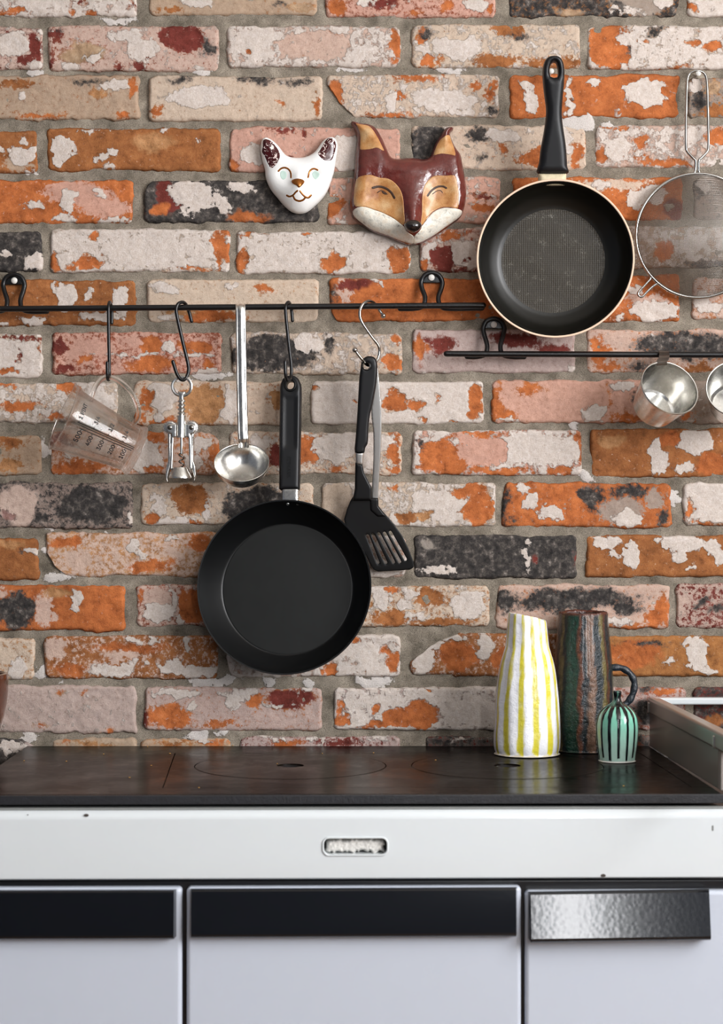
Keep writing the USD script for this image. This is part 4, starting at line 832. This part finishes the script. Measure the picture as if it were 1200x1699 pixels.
obj('worm', tube(np.stack([wp[0] + .0033 * np.sin(an), wp[1] + .0033 * np.cos(an), zs], 1), .0011, 8), MAT['steel_dark'], ck)
bell = lathe([(.0085, .0152), (.0108, .015), (.0128, .010), (.0162, .003), (.0165, 0), (.0152, 0), (.012, .008), (.0085, .0125)], 40, closed=True)
obj('bell', put(bell, frame(P(*cq(300, 1555), CY), (0, 0, 1))), MAT['steel'], ck)

# ------------------------------------------------------------------ ladle
ld = thing('ladle', 'stainless steel soup ladle hooked over the upper rail', 'ladle', P(400, 512, -.034))
def strip(pts, w, prof, thick):
    p = np.asarray(pts, float); t = np.gradient(p, axis=0); t /= np.linalg.norm(t, axis=1, keepdims=True); sdv = np.array([1.0, 0, 0])
    w = np.broadcast_to(w, (len(p),)); v = []; m = len(prof); u = np.array([a for a, _ in prof]); h = np.array([b for _, b in prof])
    for i in range(len(p)):
        s_ = sdv - t[i] * (sdv @ t[i]); s_ /= np.linalg.norm(s_); nrm = np.cross(t[i], s_); nrm = nrm / np.linalg.norm(nrm)
        row = [p[i] + s_ * a * w[i] / 2 + nrm * b for a, b in zip(u, h)] + [p[i] + s_ * a * w[i] / 2 + nrm * (b - thick) for a, b in zip(u[::-1], h[::-1])]
        v += row
    n = 2 * m; f = []
    for i in range(len(p) - 1):
        for k_ in range(n): l_ = (k_ + 1) % n; f.append([i * n + k_, i * n + l_, (i + 1) * n + l_, (i + 1) * n + k_])
    f = np.array(f); f = np.vstack([f[:, [0, 1, 2]], f[:, [0, 2, 3]]])
    e = len(p) - 1; caps = [[o * n + 0, o * n + k_, o * n + k_ + 1] for o in (0, e) for k_ in range(1, n - 1)]
    m_ = trimesh.Trimesh(np.array(v), np.vstack([f, caps]), process=False); m_.fix_normals(); return m_
hookpts = [P(399.5, 530, -.019), P(399.5, 516, -.018), P(399.3, 507.5, -.021), P(399.2, 505.5, -.028), P(399.2, 508, -.0345), P(399.3, 516, -.0365)]
lpts = spline(np.vstack([hookpts, [P(399.6, 540, -.037), P(400.5, 600, -.040), P(401.5, 660, -.043), P(403, 715, -.046), P(404, 731, -.046), P(404.3, 742, -.040)]]), 5)
obj('handle', strip(lpts, 17.6 * S * .985, [(-1, -.0016), (-.9, .0002), (-.7, .0004), (-.6, -.0008), (-.3, .0000), (0, .0004), (.3, .0000), (.6, -.0008), (.7, .0004), (.9, .0002), (1, -.0016)], -.0012), MAT['steel'], ld, smooth=30)
nrm = np.array([0.0, -.70, .71])
cb = P(401, 768, -.062); Rb = 46 * S * .977
bp = [(0, -.0305), (.012, -.0295), (.022, -.026), (.030, -.019), (.0365, -.009), (Rb, .0), (Rb - .0002, .0008), (Rb - .0012, .0), (.0352, -.009), (.0288, -.0182), (.021, -.025), (.012, -.0283), (0, -.0292)]
obj('bowl', put(lathe(spline(bp, 4), 80), frame(cb, nrm)), MAT['steel'], ld, smooth=50)

# ------------------------------------------------------------------ large frying pan
def tilt(c, yaw, pitch, roll=0):
    R = trimesh.transformations.euler_matrix(0, 0, 0)
    n = np.array([math.sin(yaw), -math.cos(yaw) * math.cos(pitch), math.cos(yaw) * math.sin(pitch)])
    return frame(c, n, (1, 0, 0))
def local_plate(poly, M, yb, hf, step, rings):
    """pillow in the local frame of M: polygon in local (x, y), relief along local z"""
    m = pillow(poly, 0, hf, step, rings); v = m.vertices; m.vertices = np.stack([v[:, 0], v[:, 2], -v[:, 1] + yb], 1); m.apply_transform(M); return m
fp_c = P(471, 973.5, -.064); kp = (D - .064) / D * S
FM = tilt(fp_c, math.radians(-5), math.radians(7))
big = thing('frying_pan', 'large black frying pan with long black handle hanging from the upper rail', 'frying pan', P(478, 640, -.045))
Rr, Rb_ = 146 * kp, 113 * kp
body = [(0, -.045), (Rb_ * .98, -.045), (Rb_ + .002, -.0425), (Rr * .93, -.022), (Rr * .985, -.006), (Rr, -.001), (Rr - .0004, .0004), (Rr - .0022, .0002), (Rr - .003, -.001), (Rr * .962, -.008), (Rr * .90, -.0225), (Rb_ + .001, -.0385), (Rb_ - .0012, -.0405), (Rb_ - .0025, -.041)]
obj('body', put(lathe(body + [(0, -.041)], 128), FM), MAT['nonstick'], big, smooth=32)
obj('cooking_surface', put(lathe([(0, -.0404), (Rb_ - .004, -.0404), (Rb_ - .0022, -.0412)], 96), FM), MAT['nonstick_floor'], big, smooth=30)
inv = np.linalg.inv(FM)
def to_local(px, py, y): return (inv @ np.append(P(px, py, y), 1))[:3]
def loc_poly(pts, y): return Polygon([tuple(to_local(a, b, y)[:2]) for a, b in pts]).buffer(0)
stad = loc_poly([(462.5, 812), (496.5, 812), (497, 640), (496, 632), (492, 623), (486, 618.5), (479, 617), (472, 618.5), (465.5, 623), (462, 632), (461.2, 640), (461.2, 720)], -.05).buffer(-.002).buffer(.002)
hc = to_local(479, 634.5, -.05); hole = shapely.affinity.scale(Point(hc[0], hc[1]).buffer(6.6 * kp, 16), 1, 1.15)
def hh(x, z, d):
    base = rnd(.015, .005)(x, z, d)
    zt, zb_ = to_local(480, 652, -.05)[1], to_local(480, 745, -.05)[1]; xc = hc[0]
    inner = np.minimum(np.clip((np.abs(z - (zt + zb_) / 2) * -1 + (zt - zb_) / 2) / .006, 0, 1), np.clip((.0105 - np.abs(x - xc)) / .004, 0, 1))
    rim = np.clip(1 - np.abs(np.hypot(x - hc[0], z - hc[1]) - .0105) / .002, 0, 1)
    return base - .0016 * inner * (inner > 0) - .0008 * rim
hm1 = local_plate(stad.difference(hole), FM, -.012, hh, .0026, (.0004, .0015, .003, .005))
hn = obj('handle', hm1, MAT['black_plastic'], big, smooth=45)
rim_ring = hole.buffer(.0034).difference(hole)
obj('hole_rim', local_plate(rim_ring, FM, .0015, rnd(.0025, .0012), .002, (.0004, .001)), MAT['nylon_black'], hn)
tx = meshkit.text_mesh('FISKARS', .0052, .0005); tx.vertices -= [tx.vertices[:, 0].mean(), tx.vertices[:, 1].mean(), 0]
tc = to_local(479, 778, -.05); Rz = trimesh.transformations.rotation_matrix(-np.pi / 2, [0, 0, 1]); tx.apply_transform(Rz); tx.apply_translation([tc[0], tc[1], .0028]); tx.apply_transform(FM)
obj('embossed_lettering', tx, MAT['nylon_black'], hn, smooth=False, label='small vertical lettering embossed in the black handle')
obj('neck', local_plate(loc_poly([(466, 806), (494, 806), (494.5, 832), (466.5, 832)], -.055), FM, -.010, lambda x, z, d: rnd(.010, .003)(x, z, d) , .003, (.0006, .0015, .003)), MAT['steel'], big)
for a in (475.5, 492.5):
    q = to_local(a, 843, -.056); obj('rivet', put(put(lathe([(0, .0012), (.0018, .0009), (.0026, 0), (0, -.001)], 16), frame((q[0], Rr * .955, -.0085), (0, -.75, .66))), FM), MAT['steel'], big)

# ------------------------------------------------------------------ turner tongs
TY = -.054
def lean(m):
    m = tm(m).copy(); m.vertices[:, 1] += .125 * np.clip(P(*zz(175, 425), TY)[2] - m.vertices[:, 2], 0, 1); return m
tg = thing('tongs', 'black handled cooking tongs with slotted black turner head hanging from the chrome hook', 'tongs', P(610, 600, TY))
ZP = lambda pts, y, s=0: poly_px([zz(a, b) for a, b in pts], y, s)
eye = Point(*P(*zz(175, 425), TY)[[0, 2]])
grip = ZP([(140, 430), (146, 392), (172, 368), (208, 367), (231, 384), (240, 430), (235, 520), (220, 610), (205, 680), (195, 720), (187, 800), (183, 880), (167, 912), (158, 945), (105, 942), (109, 850), (117, 740), (124, 620), (131, 500)], TY, 3)
obj('grip', lean(pillow(grip.difference(eye.buffer(.0042)), TY + .004, rnd(.011, .0042), .0024, rr(.0042))), MAT['black_plastic'], tg, smooth=45)
obj('eyelet', put(lathe([(.0038, -.004), (.0056, -.004), (.0058, .0006), (.005, .0018), (.0038, .0008)], 32, closed=True), frame(P(*zz(175, 425), TY - .0068), (0, -1, 0))), MAT['chrome'], tg)
obj('ferrule', lean(pillow(ZP([(106, 936), (158, 940), (154, 1020), (110, 1015)], TY), TY + .002, rnd(.007, .003), .002, rr(.003))), MAT['zinc'], tg)
obj('shaft', lean(pillow(ZP([(107, 1000), (150, 1012), (160, 1060), (185, 1110), (206, 1148), (207, 1230), (90, 1230), (104, 1160), (105, 1080)], TY), lambda x, z: TY + .002 + 0 * x, rnd(.008, .003), .0025, rr(.003))), MAT['nylon_black'], tg)
arm = ZP([(230, 378), (240, 410), (256, 560), (266, 720), (263, 900), (252, 1080), (242, 1240), (204, 1240), (213, 1060), (217, 900), (214, 800), (203, 700), (212, 600), (224, 500)], TY, 3)
obj('spring_arm', lean(pillow(arm, TY + .013, rnd(.003, .001), .0025, rr(.001))), MAT['zinc'], tg, smooth=40)
head = ZP([(100, 1195), (78, 1228), (56, 1282), (38, 1345), (60, 1420), (120, 1500), (170, 1560), (200, 1625), (222, 1652), (245, 1661), (355, 1655), (440, 1650), (463, 1635), (462, 1602), (430, 1520), (392, 1442), (342, 1372), (290, 1312), (247, 1266), (244, 1220), (205, 1216)], TY).buffer(-.001).buffer(.001)
for (a, b, c, d_) in ((182, 1442, 246, 1606), (214, 1437, 294, 1606), (250, 1430, 340, 1603), (285, 1427, 377, 1600), (320, 1422, 412, 1586)):
    p0, p1 = P(*zz(a, b), TY)[[0, 2]], P(*zz(c, d_), TY)[[0, 2]]; head = head.difference(LineString([p0, p1]).buffer(.0020))
zt_ = P(0, zz(0, 1300)[1], TY)[2]
obj('slotted_head', lean(pillow(head, TY + .006, rnd(.0035, .0012), .0025, rr(.0012))), MAT['nylon_black'], tg, smooth=40)
obj('head_collar', lean(pillow(ZP([(192, 1210), (246, 1214), (248, 1262), (300, 1330), (240, 1330), (196, 1290)], TY), TY + .010, rnd(.009, .003), .0025, rr(.003))), MAT['nylon_black'], tg)

# ------------------------------------------------------------------ small non-stick pan
sp_c = P(922, 429, -.062); ks = (D - .062) / D * S
SM = tilt(sp_c, math.radians(-1.5), math.radians(-3)); inv = np.linalg.inv(SM)
sp = thing('frying_pan', 'smaller non-stick frying pan with cream rim hanging on a nail', 'frying pan', P(915, 118, -.03))
Rr, Rb_ = 130 * ks, 92 * ks
body = [(0, -.047), (Rb_ * .98, -.047), (Rb_ + .002, -.0445), (Rr * .90, -.028), (Rr * .975, -.010), (Rr - .001, -.001)]
obj('outer_shell', put(lathe(body, 128), SM), MAT['cream_rim'], sp, smooth=40)
obj('cream_edge', put(lathe([(Rr - .002, -.0015), (Rr + .0005, -.0012), (Rr + .0009, 0), (Rr + .0003, .0009), (Rr - .0012, .0009), (Rr - .002, .0002)], 128, closed=True), SM), MAT['cream_rim'], sp)
inner = spline([(Rr - .0016, .0003), (Rr - .004, -.003), (Rr * .93, -.016), (Rr * .86, -.030), (Rb_ + .004, -.0392), (Rb_ - .003, -.042), (Rb_ - .009, -.0428)], 6)
obj('inner_wall', put(lathe(inner[::-1], 128), SM), MAT['pan_black'], sp, smooth=True)
obj('cooking_surface', put(lathe([(0, -.0427), (Rb_ * .5, -.0427), (Rb_ - .0085, -.0427), (Rb_ - .004, -.0421)], 96), SM), MAT['dimpled_floor'], sp, smooth=True, label='grey brown dimpled floor of the pan')
hz = lambda X, Y: (870 + X / 7.7222, 90 + Y / 7.7222)
hp_ = loc_poly([hz(a, b) for a, b in ((180, 1545), (185, 1400), (200, 1240), (225, 1100), (248, 960), (262, 830), (262, 740), (245, 620), (225, 480), (212, 340), (212, 260), (225, 190), (260, 130), (310, 105), (360, 103), (410, 112), (450, 150), (475, 215), (485, 300), (482, 450), (470, 600), (462, 740), (465, 860), (485, 1000), (512, 1150), (530, 1300), (540, 1450), (540, 1545))], -.045)
hp_ = Polygon(spline(np.array(hp_.exterior.coords)[:-1], 3, True)).buffer(0)
ho = loc_poly([hz(a, b) for a, b in ((318, 190), (350, 172), (382, 190), (402, 260), (405, 330), (395, 360), (355, 370), (310, 355), (295, 320), (298, 250))], -.045)
ylo = [to_local(*hz(350, q), -.045)[1] for q in (1545, 100)]
def hsm(x, z, d): return rnd(.017, .009)(x, z, d)
hs_ = pillow(hp_.difference(ho), 0, hsm, .0028, rr(.009) + (.0015,)); v = hs_.vertices
zoff = np.interp(v[:, 2], ylo, [-.020, .008]); hs_.vertices = np.stack([v[:, 0], v[:, 2], -v[:, 1] + zoff], 1); hs_.apply_transform(SM)
obj('handle', hs_, MAT['black_plastic'], sp, smooth=45)
obj('collar', local_plate(loc_poly([hz(a, b) for a, b in ((182, 1535), (535, 1535), (532, 1690), (178, 1690))], -.05), SM, -.022, rnd(.0175, .007), .003, rr(.007)), MAT['cream_collar'], sp, label='cream coloured collar between handle and pan')

# ------------------------------------------------------------------ sieve
sq = lambda X, Y: (1020 + X / 4.1444, 100 + Y / 4.1439)
SY = -.016; sc = P(1158.5, 391, SY); kq = (D + SY) / D * S; Rs = 102.5 * kq
sv = thing('sieve', 'round fine wire mesh sieve hanging on a nail at the right edge', 'sieve', P(1159, 122, SY))
obj('rim_wire', put(lathe([(Rs - .0022, -.002), (Rs + .0005, -.0026), (Rs + .0024, -.0012), (Rs + .0026, .001), (Rs + .0010, .0026), (Rs - .0012, .0022), (Rs - .0024, .0006)], 120, closed=True), frame(sc, (0, -1, 0))), MAT['chrome'], sv, smooth=True)
hw = spline([P(*sq(a, b), SY + dy) for a, b, dy in ((470, 798, 0), (530, 785, 0), (550, 772, 0), (556, 745, 0), (556, 690, 0), (540, 672, 0), (500, 628, .001), (492, 590, .001), (491, 480, .002), (497, 200, .005), (503, 125, .006), (522, 88, .006), (570, 72, .006), (612, 86, .006), (632, 125, .006), (638, 200, .005), (646, 480, .002), (646, 590, .001), (637, 628, .001), (595, 672, 0), (580, 690, 0), (578, 745, 0), (583, 772, 0), (604, 785, 0), (665, 796, 0))], 5)
obj('wire_handle', tube(hw, .0020, 10), MAT['chrome'], sv)
obj('rest_hook', tube(spline([P(*sq(a, b), SY) for a, b in ((242, 1480), (248, 1500), (215, 1540), (170, 1588), (162, 1608), (172, 1622), (192, 1624), (235, 1580), (285, 1540), (305, 1538))], 6), .0018, 10), MAT['chrome'], sv)
# woven wires over a shallow dome that bulges into the room
dep = .050; Rsph = (Rs ** 2 + dep ** 2) / (2 * dep)
wires, counts = [], []
def dome_pt(a, b): return np.stack([sc[0] + a, sc[1] - (np.sqrt(np.maximum(Rsph ** 2 - a ** 2 - b ** 2, 0)) - (Rsph - dep)), sc[2] + b], -1)
pitch = .00165; n = int(Rs / pitch); rot = math.radians(1.5)
for i in range(-n, n + 1):
    o = i * pitch; l = math.sqrt(max(Rs ** 2 - o ** 2, 0))
    if l < .004: continue
    t = np.linspace(-l, l, 30)
    for a, b in ((o + 0 * t, t), (t, o + 0 * t)):
        wires.append(dome_pt(a * math.cos(rot) - b * math.sin(rot), a * math.sin(rot) + b * math.cos(rot))); counts.append(30)
bc = UsdGeom.BasisCurves.Define(stage, sv.path + '/wire_mesh')
bc.CreateTypeAttr('linear'); bc.CreateCurveVertexCountsAttr(Vt.IntArray(counts))
wp_ = np.vstack(wires) - sv.loc
bc.CreatePointsAttr(Vt.Vec3fArray.FromNumpy(wp_.astype(np.float32))); bc.CreateWidthsAttr(Vt.FloatArray([.00050])); bc.SetWidthsInterpolation('constant')
UsdShade.MaterialBindingAPI.Apply(bc.GetPrim()).Bind(MAT['mesh_wire']); tag(bc, kind='stuff')

# ------------------------------------------------------------------ steel cups on the lower rail
def cup_parts(t, c, axis, r1, r2, h):
    M = frame(c, axis, (1, 0, 0))           # c = centre of the mouth, axis points out of the mouth
    pr = [(0, -h), (r2 - .003, -h), (r2, -h + .0025), (r1 - .0006, -.002), (r1 + .0008, -.0016), (r1 + .0012, -.0004), (r1 + .0005, .0006), (r1 - .0008, .0004), (r1 - .0014, -.0015), (r2 - .0008, -h + .004), (r2 - .004, -h + .0014), (0, -h + .0012)]
    obj('body', put(lathe(pr, 80), M), MAT['steel'], t, smooth=35)
for i, (cx, cy, d, lab) in enumerate(((1111.5, 643.5, (.27, -.83, .46), 'steel cup hanging on the lower rail, whole in view'), (1223, 645, (-.05, -.93, .36), 'steel cup cut off by the right picture edge on the lower rail'))):
    c = P(cx, cy, -.098); t = thing('steel_cup', lab, 'cup', c, 'steel cups on the lower rail')
    ax_ = np.array(d) / np.linalg.norm(d); cup_parts(t, c, ax_, .0415, .0305, .057)
    hx = cx - 10 if i == 0 else cx - 3
    k0 = c + np.array([(hx - cx) * S * .96, 0.004, .0]); tq = P(hx, 586, -.027)
    lip = np.array([c[0] + (hx - cx) * S * .96 + .0, c[1] + .016, c[2] + .0375])
    st = spline([lip + [0, -.001, -.006], lip + [0, .0005, .0], P(hx + 1, 592, -.050), P(hx + .5, 583, -.038), P(hx, 581, -.027), P(hx, 585, -.0205), P(hx, 598, -.019)], 5)
    obj('strap_hook', strip(st, .0145, [(-1, 0), (0, .0005), (1, 0)], -.0012), MAT['steel_dark'], t, smooth=40)

# ------------------------------------------------------------------ cat mask
cz = lambda pts: [(420 + a / 6, 190 + b / 6) for a, b in pts]
def surf_patch(poly, hf, yb, lift, step=.0016, th=.0008):
    """thin inlay that follows the relief hf and stands lift proud of it"""
    return pillow(poly, lambda x, z: yb - hf(x, z) + th, lambda x, z, d: th + lift * np.clip(d / .0008, 0, 1), step, (.0004, .0009))
CYB = -.004
cat = thing('cat_mask', 'white glazed ceramic cat face mask with gold mouth and dark red ears', 'wall mask', P(496, 300, CYB))
cout = poly_px(cz([(85, 270), (105, 240), (140, 233), (200, 265), (250, 312), (280, 352), (310, 390), (350, 420), (420, 435), (500, 432), (560, 412), (610, 380), (640, 345), (670, 300), (700, 262), (740, 236), (785, 228), (820, 246), (840, 290), (840, 360), (826, 450), (812, 540), (800, 600), (770, 690), (740, 765), (690, 840), (620, 910), (560, 960), (510, 985), (450, 990), (390, 975), (340, 940), (290, 890), (240, 830), (190, 770), (150, 700), (126, 630), (120, 560), (100, 490), (82, 410), (75, 340)]), CYB, 4)
cw = lambda X, Y: P(420 + X / 6, 190 + Y / 6, CYB)[[0, 2]]
def gs(x, z, c, a, b): return np.exp(-((x - c[0]) / a) ** 2 - ((z - c[1]) / b) ** 2)
def cat_h(x, z, d=None):
    if d is None: d = shapely.distance(cout.boundary, shapely.points(np.stack([x, z], -1)))
    u = np.clip(d / .020, 0, 1); h = .004 + .015 * np.sqrt(np.clip(1 - (1 - u) ** 2, 0, 1))
    h += .010 * gs(x, z, cw(460, 800), .020, .018) + .006 * gs(x, z, cw(455, 690), .009, .014)
    for ex in ((315, 610), (620, 615)): h -= .0028 * gs(x, z, cw(*ex), .011, .010)
    for ex in ((185, 420), (745, 390)): h -= .0042 * gs(x, z, cw(*ex), .012, .020)
    return h
obj('head', pillow(cout, CYB, cat_h, .0022, (.0006, .002, .004)), MAT['cat_glaze'], cat, smooth=50)
for e in ([(105, 275), (140, 263), (185, 280), (220, 320), (255, 370), (272, 430), (255, 490), (212, 543), (180, 548), (150, 500), (120, 430), (92, 385), (100, 340)], [(740, 255), (770, 248), (802, 264), (825, 300), (825, 350), (805, 420), (783, 468), (740, 478), (700, 470), (660, 430), (648, 400), (670, 370), (700, 310)]):
    obj('inner_ear', surf_patch(poly_px(cz(e), CYB, 3), cat_h, CYB, .0005), MAT['lustre_red'], cat, label='dark red lustre inside of the ear', smooth=50)
for e, bq in (([(278, 592), (308, 580), (337, 600), (337, 650), (305, 672), (278, 642)], [(258, 585), (285, 560), (320, 552), (355, 566), (378, 600), (383, 655)]), ([(592, 605), (625, 580), (668, 612), (660, 642), (630, 670), (600, 645)], [(552, 652), (562, 602), (582, 572), (612, 562), (645, 574)])):
    obj('eye', surf_patch(poly_px(cz(e), CYB, 3), cat_h, CYB, .0004), MAT['eye_mint'], cat, smooth=50)
    obj('eyebrow', surf_patch(stroke(cz(bq), CYB, 17 / 6 * S), cat_h, CYB, .0004, .0009), MAT['gold_lustre'], cat, smooth=50)
obj('nose', surf_patch(poly_px(cz([(388, 690), (410, 676), (450, 672), (500, 680), (518, 700), (500, 735), (465, 768), (440, 745), (400, 720)]), CYB, 3), cat_h, CYB, .0016), MAT['gold_lustre'], cat, smooth=50)
mo = shapely.union_all([stroke(cz(q), CYB, 17 / 6 * S) for q in ([(342, 832), (370, 845), (405, 835), (430, 810), (450, 796)], [(475, 800), (500, 830), (525, 850), (555, 855), (582, 830)], [(408, 848), (425, 876), (465, 890), (505, 878), (528, 852)])])
for g in getattr(mo, 'geoms', [mo]): obj('mouth', surf_patch(g, cat_h, CYB, .0004, .0009), MAT['gold_lustre'], cat, smooth=50)

# ------------------------------------------------------------------ fox mask
fz = lambda pts: [(570 + a / 5.4545, 190 + b / 5.4545) for a, b in pts]
FYB = -.004
fw = lambda X, Y: P(570 + X / 5.4545, 190 + Y / 5.4545, FYB)[[0, 2]]
fox = thing('fox_mask', 'glazed ceramic fox face mask, brown, tan and white, with black nose', 'wall mask', P(678, 300, FYB))
fout = poly_px(fz([(65, 85), (75, 70), (100, 68), (150, 82), (220, 90), (280, 115), (320, 165), (360, 240), (390, 310), (415, 365), (445, 400), (500, 405), (580, 398), (660, 402), (720, 410), (775, 395), (800, 340), (830, 265), (870, 200), (900, 150), (940, 120), (990, 122), (992, 145), (965, 180), (985, 240), (1020, 310), (1060, 370), (1075, 440), (1090, 520), (1105, 620), (1112, 720), (1100, 820), (1080, 890), (1050, 945), (990, 990), (920, 1040), (850, 1090), (770, 1140), (690, 1175), (630, 1187), (560, 1175), (480, 1145), (400, 1110), (320, 1085), (240, 1050), (170, 1000), (100, 945), (80, 900), (60, 860), (60, 790), (75, 720), (90, 620), (95, 540), (105, 450), (110, 360), (120, 260), (122, 190), (95, 130)]), FYB, 3)
def fox_h(x, z, d=None):
    if d is None: d = shapely.distance(fout.boundary, shapely.points(np.stack([x, z], -1)))
    u = np.clip(d / .020, 0, 1); h = .004 + .020 * np.sqrt(np.clip(1 - (1 - u) ** 2, 0, 1))
    n0, n1 = fw(622, 1030), fw(625, 560)
    t = np.clip((n1[1] - z) / (n1[1] - n0[1]), 0, 1.08)
    h += (.004 + .016 * t) * np.exp(-((x - n0[0]) / (.012 + .010 * (1 - t))) ** 2) * np.clip((z - fw(0, 1150)[1]) / .012, 0, 1) * np.clip((fw(0, 420)[1] - z) / .02, 0, 1)
    for c in ((330, 760), (880, 750)): h -= .005 * gs(x, z, fw(*c), .018, .022)
    for c in ((200, 260), (910, 300)): h -= .007 * gs(x, z, fw(*c), .016, .024)
    h += .0012 * (meshkit.fbm(np.stack([x * 90, z * 90, x * 0], -1), 2, 4) - .5)
    return h
obj('head', pillow(fout, FYB, fox_h, .0023, (.0006, .002, .004)), MAT['fox_brown'], fox, smooth=50)
for e in ([(100, 95), (160, 97), (230, 112), (272, 152), (315, 220), (352, 295), (378, 352), (350, 358), (300, 335), (250, 345), (150, 345), (142, 290), (142, 200), (122, 140)], [(963, 190), (985, 250), (1008, 320), (1018, 385), (1005, 405), (960, 395), (880, 385), (806, 395), (818, 330), (852, 255), (905, 208)]):
    obj('inner_ear', surf_patch(poly_px(fz(e), FYB, 3).buffer(-.0014), fox_h, FYB, .0006, .0018), MAT['fox_tan'], fox, label='tan inside of the ear', smooth=50)
for e in ([(118, 605), (170, 580), (240, 573), (280, 583), (330, 598), (385, 602), (440, 627), (490, 677), (520, 730), (537, 800), (544, 900), (550, 985), (540, 1030), (505, 1008), (460, 968), (400, 934), (340, 904), (280, 884), (200, 858), (112, 855), (94, 800), (97, 710)], [(722, 690), (740, 650), (780, 604), (830, 578), (920, 580), (1000, 578), (1020, 640), (1034, 720), (1034, 800), (1030, 868), (970, 864), (900, 860), (832, 884), (782, 924), (742, 978), (705, 1030), (693, 1005), (704, 930), (704, 820), (710, 745)]):
    obj('cheek', surf_patch(poly_px(fz(e), FYB, 2), fox_h, FYB, .0007), MAT['fox_tan'], fox, label='tan upper cheek with closed eye', smooth=50)
for e in ([(84, 890), (130, 862), (200, 860), (280, 886), (340, 906), (400, 936), (460, 970), (510, 1012), (548, 1050), (565, 1085), (600, 1112), (632, 1130), (628, 1180), (560, 1168), (480, 1138), (400, 1103), (320, 1078), (240, 1043), (170, 993), (105, 940)], [(702, 1040), (742, 985), (782, 930), (832, 890), (900, 866), (970, 870), (1040, 876), (1074, 892), (1045, 940), (985, 985), (915, 1034), (845, 1084), (765, 1132), (690, 1168), (630, 1180), (634, 1130), (672, 1097), (697, 1062)]):
    obj('whisker_pad', surf_patch(poly_px(fz(e), FYB, 2), fox_h, FYB, .0013), MAT['fox_white'], fox, label='mottled white muzzle patch', smooth=50)
nc = fw(621, 1055); ny = FYB - float(fox_h(np.array([nc[0]]), np.array([nc[1]]))[0])
ns = trimesh.creation.icosphere(4, 1.0); ns.vertices *= [.0118, .0095, .0088]; ns.vertices[:, 0] *= 1 + .18 * ns.vertices[:, 2] / .0088; ns.apply_translation([nc[0], ny - .001, nc[1]])
obj('nose', ns, MAT['fox_nose'], fox, smooth=True)
for q, w in (([(265, 688), (320, 676), (380, 692), (430, 732), (458, 780)], 17), ([(305, 730), (325, 716), (350, 712), (380, 730), (395, 746)], 9), ([(350, 720), (365, 735), (385, 742)], 13), ([(757, 762), (790, 716), (840, 680), (890, 673), (925, 688)], 15), ([(800, 745), (838, 716), (873, 710), (893, 730)], 9)):
    obj('eye_line', surf_patch(stroke(fz(q), FYB, w * 1.7 / 5.4545 * S), fox_h, FYB, .0010, .0013), MAT['fox_line'], fox, smooth=50)

# ------------------------------------------------------------------ crumbs on the hob
rg = random.Random(11); cr = []
for (a, b) in [(172, 1252), (251, 1271), (282, 1251), (110, 1264), (330, 1308), (386, 1238), (460, 1268), (620, 1250), (723, 1262), (1035, 1305), (245, 1240), (40, 1263), (535, 1251), (215, 1291)]:
    d = D * (1 - 387.5 / (b - 849.5)); m = trimesh.creation.icosphere(1, 1.0); m.vertices *= [rg.uniform(.0008, .0016), .0008, .0006]; m.apply_translation([Xf(a, d), -d, HOBZ + .0009]); cr.append(m)
tag(obj('crumbs', cr, MAT['crumb_ochre']), 'small ochre crumbs scattered over the black hob plate', 'crumbs', kind='stuff')
